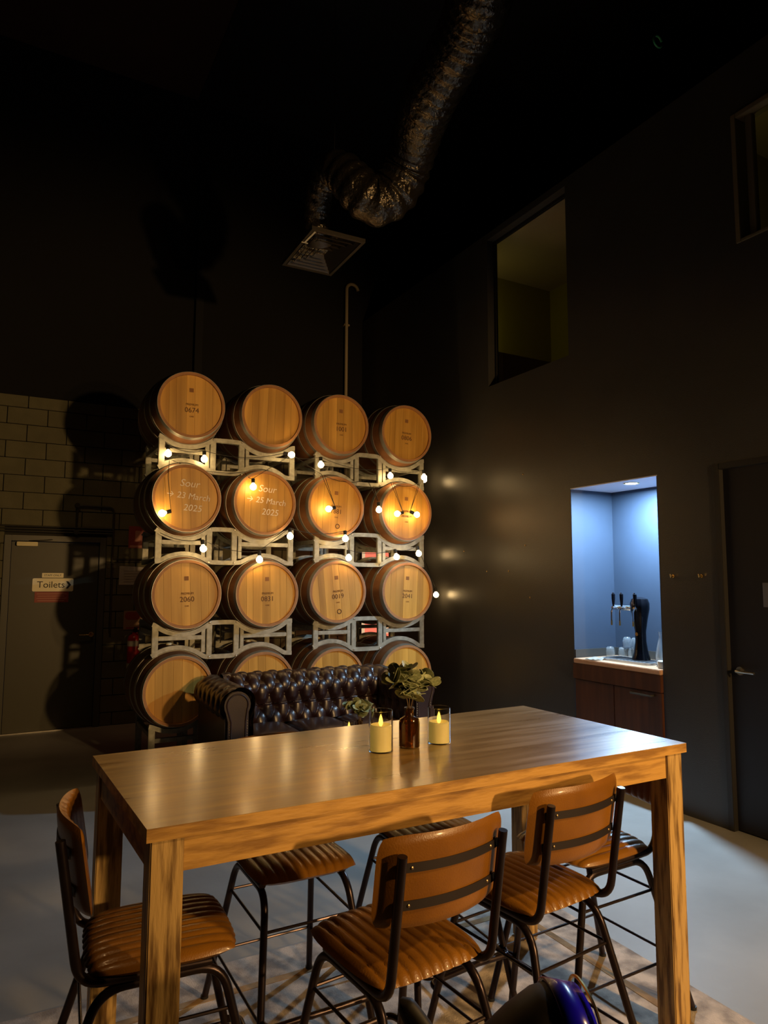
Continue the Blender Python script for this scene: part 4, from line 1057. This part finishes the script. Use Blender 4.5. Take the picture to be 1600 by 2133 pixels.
for (x, y, z, lb) in spots: tumbler(lb, (x, y, z), True, 1.0, g0)
jg = thing('glass_carafe', 'tall clear glass carafe at the right end of the niche counter', 'carafe', (4.36, 3.60, ZC+.001))
bm = B(); lathe(bm, [(0.045, 0), (0.058, 0.01), (0.060, 0.08), (0.042, 0.17), (0.030, 0.215), (0.036, 0.255), (0.0335, 0.255), (0.0275, 0.215), (0.039, 0.17), (0.057, 0.08), (0.054, 0.012), (0.002, 0.008)], 30, cap1=False); link('glass_body', bm, M_glass2, jg, True)
tumbler('clear glass tumbler between the beer tower and the carafe', (4.50, 3.70, ZC+.001), False, 1.1, g0)
cn = B(); lathe(cn, [(0.03, 0), (0.035, 0.004), (0.035, 0.05), (0.03, 0.055)], 20); o = link('salt_pot', cn, M_paper, None, True); o.location = (4.26, 3.53, ZC+.0005); tag(o, 'small pale pot at right front corner of the niche counter', 'pot')

# ------------------------------------------------------------------ foreground: pouf and bag
pf = thing('leather_pouf', 'round black leather pouf below the frame carrying the bag', 'pouf', (0.80, 0.83, 0))
bm = B(); lathe(bm, [(0.20, 0.0), (0.23, 0.02), (0.24, 0.28), (0.235, 0.58), (0.20, 0.62), (0.03, 0.629)], 36); link('cushion', bm, M_bag, pf, True)
bm = B(); tube(bm, [(0.2385*math.cos(a*PI/18), 0.2385*math.sin(a*PI/18), 0.50) for a in range(36)], 0.005, 6, closed=True); link('piping', bm, M_cable, pf, True)
bg = thing('handbag', 'black handbag with a shiny blue strap at the bottom edge of the picture', 'bag', (0.78, 0.97, 0.630), math.radians(-24))
def bag_top(x): return 0.15+0.138*math.exp(-((x-0.075)/(0.09 if x > 0.075 else 0.14))**2)
bm = B()
def bagf(u, v):
    a = 2*PI*u; ca, sa = math.cos(a), math.sin(a)
    x = math.copysign(abs(ca)**0.6, ca)*0.15; y = math.copysign(abs(sa)**0.7, sa)*0.075
    k = 1 if v < 0.75 else max(0.0, math.cos((v-0.75)/0.25*PI/2))
    zt_ = bag_top(x); z = (zt_-0.03)*min(1, v/0.75)+(0.03*(1-k*k)**0.5 if v > 0.75 else 0)
    return (x*(0.9+0.1*k), y*k*(0.75+0.25*math.sin(PI*min(1, v))), z)
grid(bm, bagf, 48, 24, True); bmesh.ops.remove_doubles(bm, verts=bm.verts[:], dist=1e-5); link('bag_body', bm, M_bag, bg, 'all')
def strap(x, w_, m, name, lift):
    pth = []
    for i in range(21):
        t = -1+2*i/20; y = 0.083*math.sin(t*PI/2); z = bag_top(x)-0.13*(1-math.sqrt(max(0, 1-abs(t)**2.2)))+lift
        pth.append((x, y, z))
    bm = B(); R_ = []
    for (x_, y, z) in pth: R_.append((bm.verts.new((x_-w_, y*1.03, z)), bm.verts.new((x_+w_, y*1.03, z-.012)), bm.verts.new((x_+w_, y, z-.018)), bm.verts.new((x_-w_, y, z-.006))))
    for A, C in zip(R_, R_[1:]):
        for j in range(4): bm.faces.new((A[j], A[(j+1) % 4], C[(j+1) % 4], C[j]))
    bm.faces.new(R_[0][::-1]); bm.faces.new(R_[-1])
    link(name, bm, m, bg, 'all'); return pth
pth = strap(0.092, 0.028, M_blue, 'blue_strap', 0.010)
bm = B(); tube(bm, [(x+.030, y*1.03, z-.002) for x, y, z in pth], 0.003, 6); link('strap_piping', bm, M_brass, bg, True)
bm = B(); tube(bm, fillet([(-0.10, 0.03, 0.14), (-0.15, 0.06, 0.19), (-0.180, 0.075, 0.245), (-0.135, 0.05, 0.20), (-0.09, 0.0, 0.13)], 0.03), 0.015, 12); link('bag_handle', bm, M_bag, bg, True)
